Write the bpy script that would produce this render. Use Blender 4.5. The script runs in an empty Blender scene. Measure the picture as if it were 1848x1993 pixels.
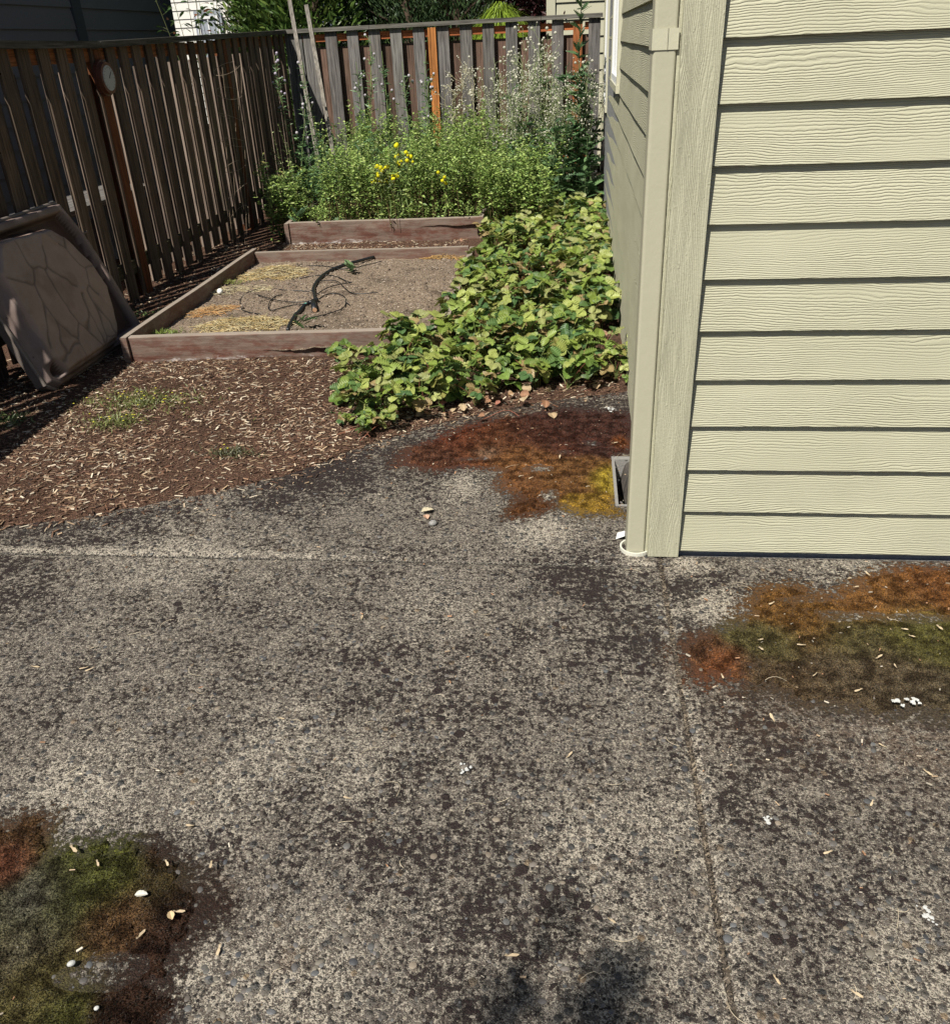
import bpy, math, random
import numpy as np
from mathutils import Matrix, Vector
random.seed(7); rng = np.random.default_rng(7)
SC = bpy.context.scene
COL = SC.collection
# ------------------------------------------------------------------ camera
H = 1.55
R = np.array([[0.99403527, 0.01372401, -0.10819214],
              [0.10126024, -0.48455056, 0.86888269],
              [-0.04050001, -0.8746556, -0.48305004]])      # world = R @ (x right, y down, z forward)
FPX = 1669.8
cam = bpy.data.objects.new('camera', bpy.data.cameras.new('camera')); COL.objects.link(cam)
m = Matrix.Identity(4)
for i in range(3):
    m[i][0] = R[i, 0]; m[i][1] = -R[i, 1]; m[i][2] = -R[i, 2]
m[2][3] = H
cam.matrix_world = m
cam.data.sensor_fit = 'HORIZONTAL'; cam.data.sensor_width = 36; cam.data.lens = 36 * FPX / 1848
cam.data.clip_start = .05; cam.data.clip_end = 600
SC.camera = cam
# ------------------------------------------------------------------ light
LS = np.array([-.35, -.65, 1.0]); LS /= np.linalg.norm(LS)   # towards the sun
w = bpy.data.worlds.new('World'); SC.world = w; w.use_nodes = True
nt = w.node_tree; bg = nt.nodes['Background']
sky = nt.nodes.new('ShaderNodeTexSky'); sky.sky_type = 'NISHITA'; sky.sun_disc = False
sky.sun_elevation = math.asin(LS[2]); sky.sun_rotation = math.atan2(LS[0], LS[1])
nt.links.new(sky.outputs[0], bg.inputs[0]); bg.inputs[1].default_value = .05
sd = bpy.data.lights.new('sun', 'SUN'); sd.energy = 5.; sd.angle = math.radians(.53); sd.color = (1, .955, .87)
so = bpy.data.objects.new('sun', sd); COL.objects.link(so)
so.rotation_euler = Vector(LS).to_track_quat('Z', 'Y').to_euler(); so.location = (-6, -10, 16)
SC.view_settings.view_transform = 'Standard'; SC.view_settings.look = 'None'
SC.view_settings.exposure = .27; SC.view_settings.gamma = 1
SC.cycles.max_bounces = 6; SC.cycles.diffuse_bounces = 1; SC.cycles.transparent_max_bounces = 8

# ------------------------------------------------------------------ helpers: pixel of the photo -> point on a level of the place
def G(px, py, z=0.):
    r = R @ np.array([px - 924, py - 996.5, FPX]); t = (z - H) / r[2]
    return np.array([r[0] * t, r[1] * t, z])
def GY(px, py, Y):
    r = R @ np.array([px - 924, py - 996.5, FPX]); t = Y / r[1]
    return r * t + np.array([0, 0, H])
def GX(px, py, X):
    r = R @ np.array([px - 924, py - 996.5, FPX]); t = X / r[0]
    return r * t + np.array([0, 0, H])
# noise
def _h(ix, iy, s):
    n = (ix.astype(np.int64) * 374761393 + iy.astype(np.int64) * 668265263 + s * 2147483647) & 0xffffffff
    n = ((n ^ (n >> 13)) * 1274126177) & 0xffffffff
    return ((n ^ (n >> 16)) & 0xffff) / 65535.
def vn(x, y, s=0):
    x = np.asarray(x, float); y = np.asarray(y, float)
    ix = np.floor(x); iy = np.floor(y); fx = x - ix; fy = y - iy
    fx = fx * fx * (3 - 2 * fx); fy = fy * fy * (3 - 2 * fy)
    a = _h(ix, iy, s); b = _h(ix + 1, iy, s); c = _h(ix, iy + 1, s); d = _h(ix + 1, iy + 1, s)
    return (a * (1 - fx) + b * fx) * (1 - fy) + (c * (1 - fx) + d * fx) * fy
def fbm(x, y, o=4, s=0, g=.5):
    t = 0; a = 1; n = 0
    for k in range(o):
        t = t + a * vn(x * 2 ** k + 17.3 * k, y * 2 ** k - 9.1 * k, s + k); n += a; a *= g
    return t / n
def inpoly(x, y, P):
    ins = np.zeros(x.shape, bool); n = len(P)
    for i in range(n):
        x1, y1 = P[i][:2]; x2, y2 = P[(i + 1) % n][:2]
        c = ((y1 > y) != (y2 > y)) & (x < (x2 - x1) * (y - y1) / (y2 - y1 + 1e-12) + x1)
        ins ^= c
    return ins
def sdist(x, y, P, closed=True):
    d = np.full(x.shape, 1e9); n = len(P)
    for i in range(n if closed else n - 1):
        ax, ay = P[i][:2]; bx, by = P[(i + 1) % n][:2]
        vx, vy = bx - ax, by - ay
        t = np.clip(((x - ax) * vx + (y - ay) * vy) / (vx * vx + vy * vy + 1e-12), 0, 1)
        d = np.minimum(d, np.hypot(x - ax - t * vx, y - ay - t * vy))
    return np.where(inpoly(x, y, P), d, -d) if closed else d
def sm(a, b, x):
    t = np.clip((x - a) / (b - a), 0, 1); return t * t * (3 - 2 * t)

def tag(o, label=None, cat=None, group=None, kind=None):
    if label: o['label'] = label
    if cat: o['category'] = cat
    if group: o['group'] = group
    if kind: o['kind'] = kind
    return o
def empty(name, loc, label, cat, group=None):
    o = bpy.data.objects.new(name, None); COL.objects.link(o); o.location = loc; o.empty_display_size = .05
    return tag(o, label, cat, group)
def dup(o, loc, rz=0., sc=1., label=None, parent=None):
    c = o.copy(); COL.objects.link(c)
    if parent is None:
        c.location = loc; c.rotation_euler = (0, 0, rz); c.scale = (sc,) * 3 if not hasattr(sc, '__len__') else sc
        if label: c['label'] = label
    else: c.parent = parent
    for ch in list(KIDS.get(o.name, [])): 
        k = ch.copy(); COL.objects.link(k); k.parent = c
    return c
KIDS = {}
class MB:
    def __init__(s): s.v = []; s.c = []; s.t = []; s.q = []; s.n = 0; s.col = (1, 1, 1)
    def add(s, v, tris=None, quads=None, col=None):
        v = np.asarray(v, float).reshape(-1, 3); k = len(v)
        col = s.col if col is None else col
        c = np.asarray(col, float)
        if c.ndim == 1: c = np.tile(c, (k, 1))
        s.v.append(v); s.c.append(c)
        if tris is not None and len(tris): s.t.append(np.asarray(tris, int).reshape(-1, 3) + s.n)
        if quads is not None and len(quads): s.q.append(np.asarray(quads, int).reshape(-1, 4) + s.n)
        s.n += k
    def hexa(s, p, col=None):      # p: 8 corners, bottom 4 then top 4
        s.add(p, quads=[(3, 2, 1, 0), (4, 5, 6, 7), (0, 1, 5, 4), (1, 2, 6, 5), (2, 3, 7, 6), (3, 0, 4, 7)], col=col)
    def box(s, a, b, col=None, jit=0):
        x0, y0, z0 = a; x1, y1, z1 = b
        p = np.array([(x0, y0, z0), (x1, y0, z0), (x1, y1, z0), (x0, y1, z0), (x0, y0, z1), (x1, y0, z1), (x1, y1, z1), (x0, y1, z1)], float)
        if jit: p += rng.uniform(-jit, jit, p.shape)
        s.hexa(p, col)
    def beam(s, a, b, wx, wy, side=(1, 0, 0), col=None, taper=1.):   # rectangular bar from a to b
        a = np.array(a, float); b = np.array(b, float); d = b - a; d /= np.linalg.norm(d)
        u = np.array(side, float); u -= d * (u @ d); u /= np.linalg.norm(u); v = np.cross(d, u)
        p = []
        for o, k in ((a, 1), (b, taper)):
            for sx, sy in ((-1, -1), (1, -1), (1, 1), (-1, 1)): p.append(o + u * wx / 2 * sx * k + v * wy / 2 * sy * k)
        s.hexa(np.array(p), col)
    def tube(s, P, r, n=6, col=None, cap=True):
        P = np.asarray(P, float); k = len(P); r = np.broadcast_to(np.asarray(r, float), (k,))
        T = np.gradient(P, axis=0); T /= (np.linalg.norm(T, axis=1)[:, None] + 1e-12)
        ref = np.array([.13, .31, .94]) if abs(T[:, 2]).mean() < .9 else np.array([1., .2, .1])
        U = np.cross(T, ref); U /= np.linalg.norm(U, axis=1)[:, None]; V = np.cross(T, U)
        a = np.arange(n) * 2 * math.pi / n
        v = P[:, None] + r[:, None, None] * (np.cos(a)[None, :, None] * U[:, None] + np.sin(a)[None, :, None] * V[:, None])
        i = np.arange(k - 1)[:, None] * n; j = np.arange(n)[None]; j2 = (j + 1) % n
        q = np.stack([i + j, i + j2, i + n + j2, i + n + j], -1).reshape(-1, 4)
        if col is not None and np.ndim(col) == 2: col = np.repeat(col, n, 0)
        vv = v.reshape(-1, 3); tr = None
        if cap:
            vv = np.vstack([vv, P[:1], P[-1:]])
            if col is not None and np.ndim(col) == 2: col = np.vstack([col, col[:1], col[-1:]])
            tr = [(k * n, (x + 1) % n, x) for x in range(n)] + [(k * n + 1, (k - 1) * n + x, (k - 1) * n + (x + 1) % n) for x in range(n)]
        s.add(vv, tris=tr, quads=q, col=col)
    def inst(s, T, pos, A, B, C, size, col):   # T = (verts, tris, vertex shade) template stamped at every pos
        tv, tf = T[0], T[1]; n = len(pos); k = len(tv)
        size = np.broadcast_to(np.asarray(size, float), (n,))
        V = pos[:, None] + size[:, None, None] * (tv[None, :, 0:1] * A[:, None] + tv[None, :, 1:2] * B[:, None] + tv[None, :, 2:3] * C[:, None])
        F = (tf[None] + (np.arange(n) * k)[:, None, None]).reshape(-1, 3)
        col = np.broadcast_to(np.asarray(col, float), (n, 3))
        cc = np.repeat(col, k, 0)
        if len(T) > 2: cc = cc * np.tile(T[2], n)[:, None]
        s.add(V.reshape(-1, 3), tris=F, col=cc)
    def build(s, name, mat, parent=None, org=None, smooth=False):
        v = np.vstack(s.v); c = np.vstack(s.c)
        o0 = np.array(parent['_w'] if parent is not None else (org if org is not None else (0, 0, 0)), float)
        me = bpy.data.meshes.new(name)
        T = np.vstack(s.t) if s.t else np.zeros((0, 3), int); Q = np.vstack(s.q) if s.q else np.zeros((0, 4), int)
        me.vertices.add(len(v)); me.vertices.foreach_set('co', (v - o0).astype(np.float32).ravel())
        me.loops.add(T.size + Q.size); me.loops.foreach_set('vertex_index', np.concatenate([T.ravel(), Q.ravel()]).astype(np.int32))
        me.polygons.add(len(T) + len(Q))
        me.polygons.foreach_set('loop_start', np.concatenate([np.arange(len(T)) * 3, T.size + np.arange(len(Q)) * 4]).astype(np.int32))
        try: me.polygons.foreach_set('loop_total', np.concatenate([np.full(len(T), 3), np.full(len(Q), 4)]).astype(np.int32))
        except Exception: pass
        at = me.color_attributes.new('col', 'FLOAT_COLOR', 'POINT')
        at.data.foreach_set('color', np.hstack([c, np.ones((len(c), 1))]).astype(np.float32).ravel())
        me.update(calc_edges=True); me.validate()
        me.polygons.foreach_set('use_smooth', np.full(len(me.polygons), bool(smooth)))
        me.materials.append(mat)
        o = bpy.data.objects.new(name, me); COL.objects.link(o)
        if parent is not None:
            o.parent = parent; KIDS.setdefault(parent.name, []).append(o)
            o['_w'] = list(o0)
        else: o.location = o0
        return o
def thing(name, loc, label, cat, group=None):
    o = empty(name, loc, label, cat, group); o['_w'] = [float(x) for x in loc]; return o

# ------------------------------------------------------------------ materials
class M:
    def __init__(s, name):
        s.m = bpy.data.materials.new(name); s.m.use_nodes = True; s.nt = s.m.node_tree
        s.b = s.nt.nodes['Principled BSDF']; s.out = s.nt.nodes['Material Output']; s.tc = s.nt.nodes.new('ShaderNodeTexCoord')
    def n(s, t, **k):
        o = s.nt.nodes.new(t)
        for a, b in k.items():
            if a.startswith('i_'): 
                key = a[2:]; key = int(key) if key.isdigit() else key.replace('_', ' ')
                s.put(o.inputs[key], b)
            else: setattr(o, a, b)
        return o
    def put(s, sock, v):
        if hasattr(v, 'links') or isinstance(v, bpy.types.NodeSocket): s.nt.links.new(v, sock)
        else:
            if hasattr(v, '__len__') and len(v) == 3 and sock.type == 'RGBA': v = (*v, 1)
            sock.default_value = v
    def math(s, op, a, b=0., c=None, clamp=False):
        o = s.nt.nodes.new('ShaderNodeMath'); o.operation = op; o.use_clamp = clamp
        s.put(o.inputs[0], a); s.put(o.inputs[1], b)
        if c is not None: s.put(o.inputs[2], c)
        return o.outputs[0]
    def mix(s, f, a, b, bl='MIX'):
        o = s.nt.nodes.new('ShaderNodeMix'); o.data_type = 'RGBA'; o.blend_type = bl
        s.put(o.inputs[0], f); s.put(o.inputs[6], a); s.put(o.inputs[7], b); return o.outputs[2]
    def mr(s, v, a, b, c=0., d=1.):
        o = s.nt.nodes.new('ShaderNodeMapRange'); o.interpolation_type = 'SMOOTHSTEP'
        for i, x in enumerate((v, a, b, c, d)): s.put(o.inputs[i], x)
        return o.outputs[0]
    def noise(s, scale, det=4, rough=.55, vec=None, dist=0., out=0):
        o = s.n('ShaderNodeTexNoise', i_Scale=scale, i_Detail=det, i_Roughness=rough, i_Distortion=dist)
        s.nt.links.new(vec if vec is not None else s.tc.outputs['Object'], o.inputs['Vector']); return o.outputs[out]
    def vor(s, scale, vec=None, feat='F1', rnd=1.):
        o = s.n('ShaderNodeTexVoronoi', feature=feat, i_Scale=scale, i_Randomness=rnd)
        s.nt.links.new(vec if vec is not None else s.tc.outputs['Object'], o.inputs['Vector']); return o
    def map(s, sc, loc=(0, 0, 0), vec=None):
        o = s.n('ShaderNodeMapping', i_Scale=sc, i_Location=loc); s.nt.links.new(vec if vec is not None else s.tc.outputs['Object'], o.inputs['Vector']); return o.outputs[0]
    def ramp(s, f, stops):
        o = s.nt.nodes.new('ShaderNodeValToRGB'); e = o.color_ramp.elements
        while len(e) < len(stops): e.new(.5)
        for i, (p, c) in enumerate(stops): e[i].position = p; e[i].color = (*c, 1)
        s.put(o.inputs[0], f); return o.outputs[0]
    def attr(s): return s.n('ShaderNodeVertexColor', layer_name='col').outputs[0]
    def sep(s, c): return s.n('ShaderNodeSeparateColor', i_0=c).outputs
    def bump(s, h, d=.01, st=1., nrm=None):
        o = s.n('ShaderNodeBump', i_Height=h, i_Distance=d, i_Strength=st)
        if nrm is not None: s.nt.links.new(nrm, o.inputs['Normal'])
        return o.outputs[0]
    def fin(s, col, rough=.8, nrm=None, spec=.3, transl=0.):
        s.put(s.b.inputs['Base Color'], col); s.put(s.b.inputs['Roughness'], rough); s.b.inputs['Specular IOR Level'].default_value = spec
        if nrm is not None: s.nt.links.new(nrm, s.b.inputs['Normal'])
        if transl:
            t = s.n('ShaderNodeBsdfTranslucent'); s.put(t.inputs[0], col)
            mx = s.n('ShaderNodeMixShader', i_0=transl); s.nt.links.new(s.b.outputs[0], mx.inputs[1]); s.nt.links.new(t.outputs[0], mx.inputs[2])
            s.nt.links.new(mx.outputs[0], s.out.inputs[0])
        return s.m
def mat_patio():
    s = M('exposed_aggregate'); R_, G_, B_ = s.sep(s.attr())[:3]
    wob = s.noise(70, 3, .6, out=1)
    vec = s.n('ShaderNodeVectorMath', operation='MULTIPLY_ADD', i_0=wob, i_1=(.009, .009, 0.)); s.nt.links.new(s.tc.outputs['Object'], vec.inputs[2]); vec = vec.outputs[0]
    v1 = s.vor(112, vec); v2 = s.vor(44, vec); v3 = s.vor(310, vec)
    r1 = s.sep(v1.outputs['Color']); r2 = s.sep(v2.outputs['Color']); r3 = s.sep(v3.outputs['Color'])
    fine = s.noise(500, 3, .75); mid = s.noise(34, 6, .7); low = s.noise(4.2, 4, .6); grain = s.noise(120, 7, .8)
    # ragged pale cement showing between the stones
    pale = s.math('ADD', s.math('MULTIPLY', grain, .75), s.math('MULTIPLY', mid, .45)); pale = s.math('ADD', pale, s.math('MULTIPLY', low, .05))
    pale = s.mr(s.math('ADD', pale, s.math('MULTIPLY', G_, .05)), .62, .67)
    dark_m = s.mix(fine, (.035, .027, .023), (.22, .18, .145)); pale_m = s.mix(fine, (.31, .27, .215), (.80, .71, .57))
    matrix = s.mix(pale, dark_m, pale_m)
    grit = s.ramp(r3[0], [(0, (.02, .017, .016)), (.4, (.09, .08, .07)), (.75, (.26, .235, .195)), (1, (.7, .65, .54))])
    matrix = s.mix(s.math('MULTIPLY', s.mr(v3.outputs['Distance'], .6, .3), .8), matrix, grit)
    peb = s.ramp(r1[0], [(0, (.035, .03, .028)), (.35, (.10, .088, .076)), (.65, (.18, .16, .135)), (.88, (.28, .25, .20)), (1, (.50, .44, .34))])
    peb = s.mix(.6, peb, s.mix(grain, (0, 0, 0), (2, 2, 2)), 'MULTIPLY')
    e1 = s.math('MULTIPLY', s.mr(v1.outputs['Distance'], .5, .38), s.math('GREATER_THAN', r1[1], .38))
    c = s.mix(e1, matrix, peb)
    big = s.ramp(r2[1], [(0, (.06, .062, .064)), (.45, (.12, .115, .108)), (.8, (.17, .15, .125)), (.93, (.25, .19, .13)), (1, (.36, .26, .16))])
    big = s.mix(1., big, s.mix(grain, (.3, .3, .3), (1.6, 1.6, 1.6)), 'MULTIPLY')
    e2 = s.math('MULTIPLY', s.mr(v2.outputs['Distance'], .43, .35), s.math('GREATER_THAN', r2[0], .78))
    c = s.mix(s.math('MULTIPLY', e2, .9), c, big)
    # grime film
    gr = s.math('ADD', s.math('MULTIPLY', low, .55), s.math('MULTIPLY', mid, .9)); gr = s.math('SUBTRACT', gr, s.math('MULTIPLY', G_, .5))
    c = s.mix(s.math('MULTIPLY', s.mr(gr, .55, 1.0), .55), c, (.085, .07, .062))
    # dark moss: ragged film and round cushions
    n1 = s.noise(56, 8, .76); n2 = s.noise(9, 4, .6)
    d = s.math('ADD', n1, s.math('MULTIPLY', s.math('SUBTRACT', n2, .5), .3)); th = s.math('SUBTRACT', .605, s.math('MULTIPLY', R_, .165))
    dk = s.mr(s.math('SUBTRACT', d, th), -.015, .03)
    v4 = s.vor(38, vec); r4 = s.sep(v4.outputs['Color']); rad = s.math('MULTIPLY', r4[0], .62)
    cu = s.math('MULTIPLY', s.mr(s.math('SUBTRACT', rad, v4.outputs['Distance']), -.03, .05), s.math('GREATER_THAN', s.math('ADD', R_, s.math('MULTIPLY', r4[1], .6)), .92))
    dk = s.math('MAXIMUM', dk, cu)
    dc = s.mix(s.noise(190, 4, .8), (.008, .005, .006), (.060, .037, .036))
    dc = s.mix(s.math('MULTIPLY', s.mr(fine, .56, .66), .6), dc, (.34, .27, .22))
    c = s.mix(s.math('MULTIPLY', dk, .94), c, dc)
    mo = s.n('ShaderNodeVertexColor', layer_name='moss'); mn = s.noise(52, 8, .8); mf = s.mr(s.math('ADD', mo.outputs['Alpha'], s.math('MULTIPLY', s.math('SUBTRACT', mn, .5), 4.)), .52, .68)
    mcol = s.mix(1., mo.outputs['Color'], s.mix(s.mr(s.noise(210, 5, .8), .35, .65), (.25, .23, .23), (1.9, 1.85, 1.8)), 'MULTIPLY')
    c = s.mix(s.math('MULTIPLY', B_, s.mr(s.noise(24, 7, .75), .35, .6)), c, s.mix(grain, (.03, .015, .008), (.19, .10, .045)))
    c = s.mix(s.math('MULTIPLY', mf, .96), c, mcol); dk = s.math('MAXIMUM', dk, mf)
    hgt = s.math('ADD', s.math('MULTIPLY', e1, s.mr(v1.outputs['Distance'], .5, 0., 0., .55)), s.math('MULTIPLY', e2, s.mr(v2.outputs['Distance'], .45, 0., 0., 1.3)))
    hgt = s.math('ADD', hgt, s.math('MULTIPLY', grain, .8)); hgt = s.math('ADD', hgt, s.math('MULTIPLY', s.mr(v3.outputs['Distance'], .6, 0.), .35))
    hgt = s.math('ADD', hgt, s.math('MULTIPLY', dk, s.math('ADD', .7, s.math('MULTIPLY', s.noise(240, 3, .7), 1.8))))
    return s.fin(c, .85, s.bump(hgt, .007, 1.), .25)
def mat_attr(name, rough=.8, nscale=60, var=.35, bumpd=.0, bscale=120, transl=0., spec=.3, det=4):
    s = M(name); a = s.attr(); n = s.noise(nscale, det, .65)
    c = s.mix(1., a, s.mix(n, (1 - var,) * 3, (1 + var,) * 3), 'MULTIPLY')
    nr = s.bump(s.noise(bscale, 4, .6), bumpd) if bumpd else None
    return s.fin(c, rough, nr, spec, transl)
def mat_wood(name, axis='Z', bd=.004, con=.7, paint=0):
    s = M(name); a = s.attr(); k = {'X': (2.2, 60, 60), 'Y': (60, 2.2, 60), 'Z': (60, 60, 2.2)}[axis]
    rnd = s.n('ShaderNodeVectorMath', operation='SCALE', i_0=a); rnd.inputs['Scale'].default_value = 37.
    ve = s.n('ShaderNodeVectorMath', operation='ADD', i_0=s.tc.outputs['Object'], i_1=rnd.outputs[0]).outputs[0]
    v = s.map(k, vec=ve); n = s.noise(1., 6, .62, v, .6); n2 = s.noise(3.2, 4, .6, s.map([q ** .8 for q in k], vec=ve)); kn = s.noise(5, 2, .5, ve)
    f = s.math('ADD', s.math('MULTIPLY', n, .65), s.math('MULTIPLY', n2, .35))
    c = s.mix(1., a, s.mix(s.mr(f, .3, .7), (1 - con,) * 3, (1.25 + con * .3,) * 3), 'MULTIPLY')
    c = s.mix(s.math('MULTIPLY', s.mr(kn, .5, .75), .5), c, s.mix(1., c, (.75, .68, .6), 'MULTIPLY'))
    return s.fin(c, .85, s.bump(f, bd), .2)
def mat_siding(name, axis='X', vert=False, scale=1.):
    s = M(name); a = s.attr(); r = s.sep(a)
    # embossed cedar grain: long wavy ridges; attribute blue shifts the pattern board by board
    off = s.math('MULTIPLY', s.math('SUBTRACT', r[2], .3), 900)
    ve = s.n('ShaderNodeCombineXYZ', i_X=s.math('MULTIPLY', off, .13), i_Y=off, i_Z=0.).outputs[0]
    ve = s.n('ShaderNodeVectorMath', operation='ADD', i_0=s.tc.outputs['Object'], i_1=ve).outputs[0]
    k = (.9, .9, 22) if not vert else (30, 30, 1.4)
    warp = s.noise(1., 3, .5, s.map((1.1, 1.1, 6) if not vert else (9, 9, 1.4), vec=ve)); w2 = s.noise(1., 3, .6, s.map((14, 14, 30) if not vert else (60, 60, 10), vec=ve))
    sx = s.n('ShaderNodeSeparateXYZ', i_0=ve).outputs
    base = sx[2] if not vert else s.math('ADD', sx[0], sx[1])
    ph = s.math('ADD', s.math('MULTIPLY', base, 150. if not vert else 190.), s.math('ADD', s.math('MULTIPLY', warp, 15. if not vert else 26), s.math('MULTIPLY', w2, 1.7)))
    fr = s.math('FRACT', ph)
    rid = s.mr(fr, 0., .3); rid2 = s.mr(fr, 1., .55); h = s.math('MULTIPLY', rid, rid2)
    dens = s.mr(s.noise(1., 2, .5, s.map((1.3, 1.3, 9) if not vert else (12, 12, 2), vec=ve)), .3, .6, .35, 1.)
    h = s.math('MULTIPLY', h, dens)
    h = s.math('ADD', h, s.math('MULTIPLY', s.noise(240 if not vert else 150, 3, .6, ve), .25 if not vert else .9))
    if vert: h = s.math('ADD', h, s.math('MULTIPLY', s.mr(s.noise(90, 3, .6, s.map((1, 1, .5), vec=ve)), .6, .72), .7))
    c = s.mix(s.mr(s.noise(2.2, 4, .6), .35, .7), (.455, .442, .315), (.50, .485, .35))
    c = s.mix(s.math('MULTIPLY', s.mr(h, .3, .05), .10), c, (.33, .32, .23))
    c = s.mix(s.math('MULTIPLY', s.mr(s.noise(14, 6, .75), .62, .8), .25), c, (.42, .40, .30))
    return s.fin(c, .62, s.bump(h, .0014 if not vert else .0012, .9), .35)
def mat_moss():
    s = M('moss'); a = s.attr(); n = s.noise(300, 5, .75); n2 = s.noise(900, 2, .6); n3 = s.noise(25, 4, .6)
    c = s.mix(1., a, s.mix(s.mr(n, .38, .62), (.12, .11, .1), (2., 2., 1.9)), 'MULTIPLY')
    c = s.mix(1., c, s.mix(s.mr(n3, .38, .62), (.45, .43, .42), (1.35, 1.35, 1.3)), 'MULTIPLY')
    h = s.math('ADD', n, s.math('MULTIPLY', n2, .4))
    return s.fin(c, .95, s.bump(h, .006, 1.), .05)
def mat_soil(name, c0, c1, c2, sc=1.):
    s = M(name); a = s.attr(); n = s.noise(70 * sc, 7, .72); v = s.vor(190 * sc); r = s.sep(v.outputs['Color'])
    c = s.mix(s.mr(n, .3, .7), c0, c1); c = s.mix(s.math('MULTIPLY', s.math('GREATER_THAN', r[0], .86), s.mr(v.outputs['Distance'], .5, .3)), c, c2)
    c = s.mix(1., c, a, 'MULTIPLY')
    h = s.math('ADD', n, s.math('MULTIPLY', s.mr(v.outputs['Distance'], .6, .0), .35))
    return s.fin(c, .95, s.bump(h, .016, 1.), .1)
MAT = dict(patio=mat_patio(), moss=mat_moss(), siding=mat_siding('embossed_siding'), trim=mat_siding('rough_trim', vert=True),
    wood_v=mat_wood('weathered_wood_upright', 'Z'), wood_x=mat_wood('weathered_wood_across', 'X'), wood_y=mat_wood('weathered_wood_along', 'Y'),
    chips=mat_attr('wood_chip', .8, 90, .3), leaf=mat_attr('leaf', .42, 55, .3, .002, 90, .28, .45), stem=mat_attr('stem', .6, 60, .25, 0, 120, .1),
    flower=mat_attr('petal', .7, 60, .1, 0, 120, .3), straw=mat_attr('straw', .6, 50, .3, 0, 120, .15), plastic=mat_attr('black_plastic', .38, 30, .25, .0006, 200, 0, .5),
    wire=mat_attr('rusty_wire', .6, 40, .3), paint=mat_attr('smooth_paint', .5, 8, .06, .0006, 60, 0, .4), vinyl=mat_attr('plain_siding', .6, 3, .06, 0, 60),
    pebble=mat_attr('pebble', .6, 110, .35, .001, 200, 0, .4), soil=mat_soil('bark_soil', (.04, .025, .018), (.165, .098, .066), (.42, .30, .20)),
    bedsoil=mat_soil('dry_bed_soil', (.16, .118, .084), (.37, .285, .21), (.58, .48, .36), .8), earth=mat_soil('earth', (.06, .045, .03), (.14, .1, .07), (.2, .17, .12)),
    concrete=mat_attr('plain_concrete', .9, 60, .3, .003, 150))
def mat_board():   # reddish brown painted board, grey weathered, white bloom low down
    s = M('brown_bed_board'); a = s.attr(); r = s.sep(a)
    g = s.noise(1., 6, .65, s.map((3, 60, 60))); p = s.noise(7, 6, .7, s.map((1, 1, 3))); q = s.noise(18, 5, .7, s.map((1, 1, 2.2)))
    c = s.mix(s.mr(p, .38, .6), (.135, .056, .038), (.20, .14, .11)); c = s.mix(1., c, s.mix(g, (.3, .3, .3), (1.6, 1.6, 1.6)), 'MULTIPLY')
    c = s.mix(s.math('MULTIPLY', r[1], .85), c, s.mix(g, (.2, .165, .13), (.46, .40, .33)))      # worn top edge
    c = s.mix(s.mr(s.math('ADD', s.math('MULTIPLY', q, .7), s.math('MULTIPLY', r[0], .6)), .66, .82, 0., .85), c, (.62, .57, .54))   # salt bloom
    return s.fin(c, .75, s.bump(g, .003), .3)
MAT['board'] = mat_board()
def mat_glass():
    s = M('window_glass'); return s.fin((.05, .06, .065), .06, None, .8)
MAT['glass'] = mat_glass()
def mat_tub():
    s = M('moulded_brown_plastic'); a = s.attr(); n = s.noise(9, 5, .65)
    c = s.mix(1., a, s.mix(n, (.72, .7, .68), (1.25, 1.25, 1.25)), 'MULTIPLY')
    return s.fin(c, .6, s.bump(s.noise(240, 3, .6), .001), .35)
MAT['tub'] = mat_tub()

def field(name, x0, x1, y0, y1, st, zf, cf, mat, keep=None, mb=None, wob=0):
    xs = np.linspace(x0, x1, int(round((x1 - x0) / st)) + 1); ys = np.linspace(y0, y1, int(round((y1 - y0) / st)) + 1)
    X, Y = np.meshgrid(xs, ys); nx = len(xs); Z = zf(X, Y); C = cf(X, Y, Z)
    V = np.stack([X, Y, Z], -1).reshape(-1, 3)
    i = np.arange(len(ys) - 1)[:, None] * nx + np.arange(nx - 1)[None]
    q = np.stack([i, i + 1, i + 1 + nx, i + nx], -1).reshape(-1, 4)
    if keep is not None:
        K = keep(X, Y, Z); k = K[:-1, :-1] & K[1:, :-1] & K[:-1, 1:] & K[1:, 1:]; q = q[k.ravel()]
        used = np.zeros(len(V), bool); used[q.ravel()] = 1; idx = np.cumsum(used) - 1; q = idx[q]; V = V[used]; C = C.reshape(-1, 3)[used]
    b = mb or MB(); b.add(V, quads=q, col=C.reshape(-1, 3))
    if mb is not None: return b
    return b.build(name, mat, smooth=True)
one = lambda X, Y, Z: np.ones(X.shape + (3,))

# ================================================================== SETTING: ground
b = MB(); b.add([(-150, -60, -.12), (150, -60, -.12), (150, 200, -.12), (-150, 200, -.12)], quads=[(0, 1, 2, 3)])
tag(b.build('ground', MAT['earth']), kind='structure')
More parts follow.
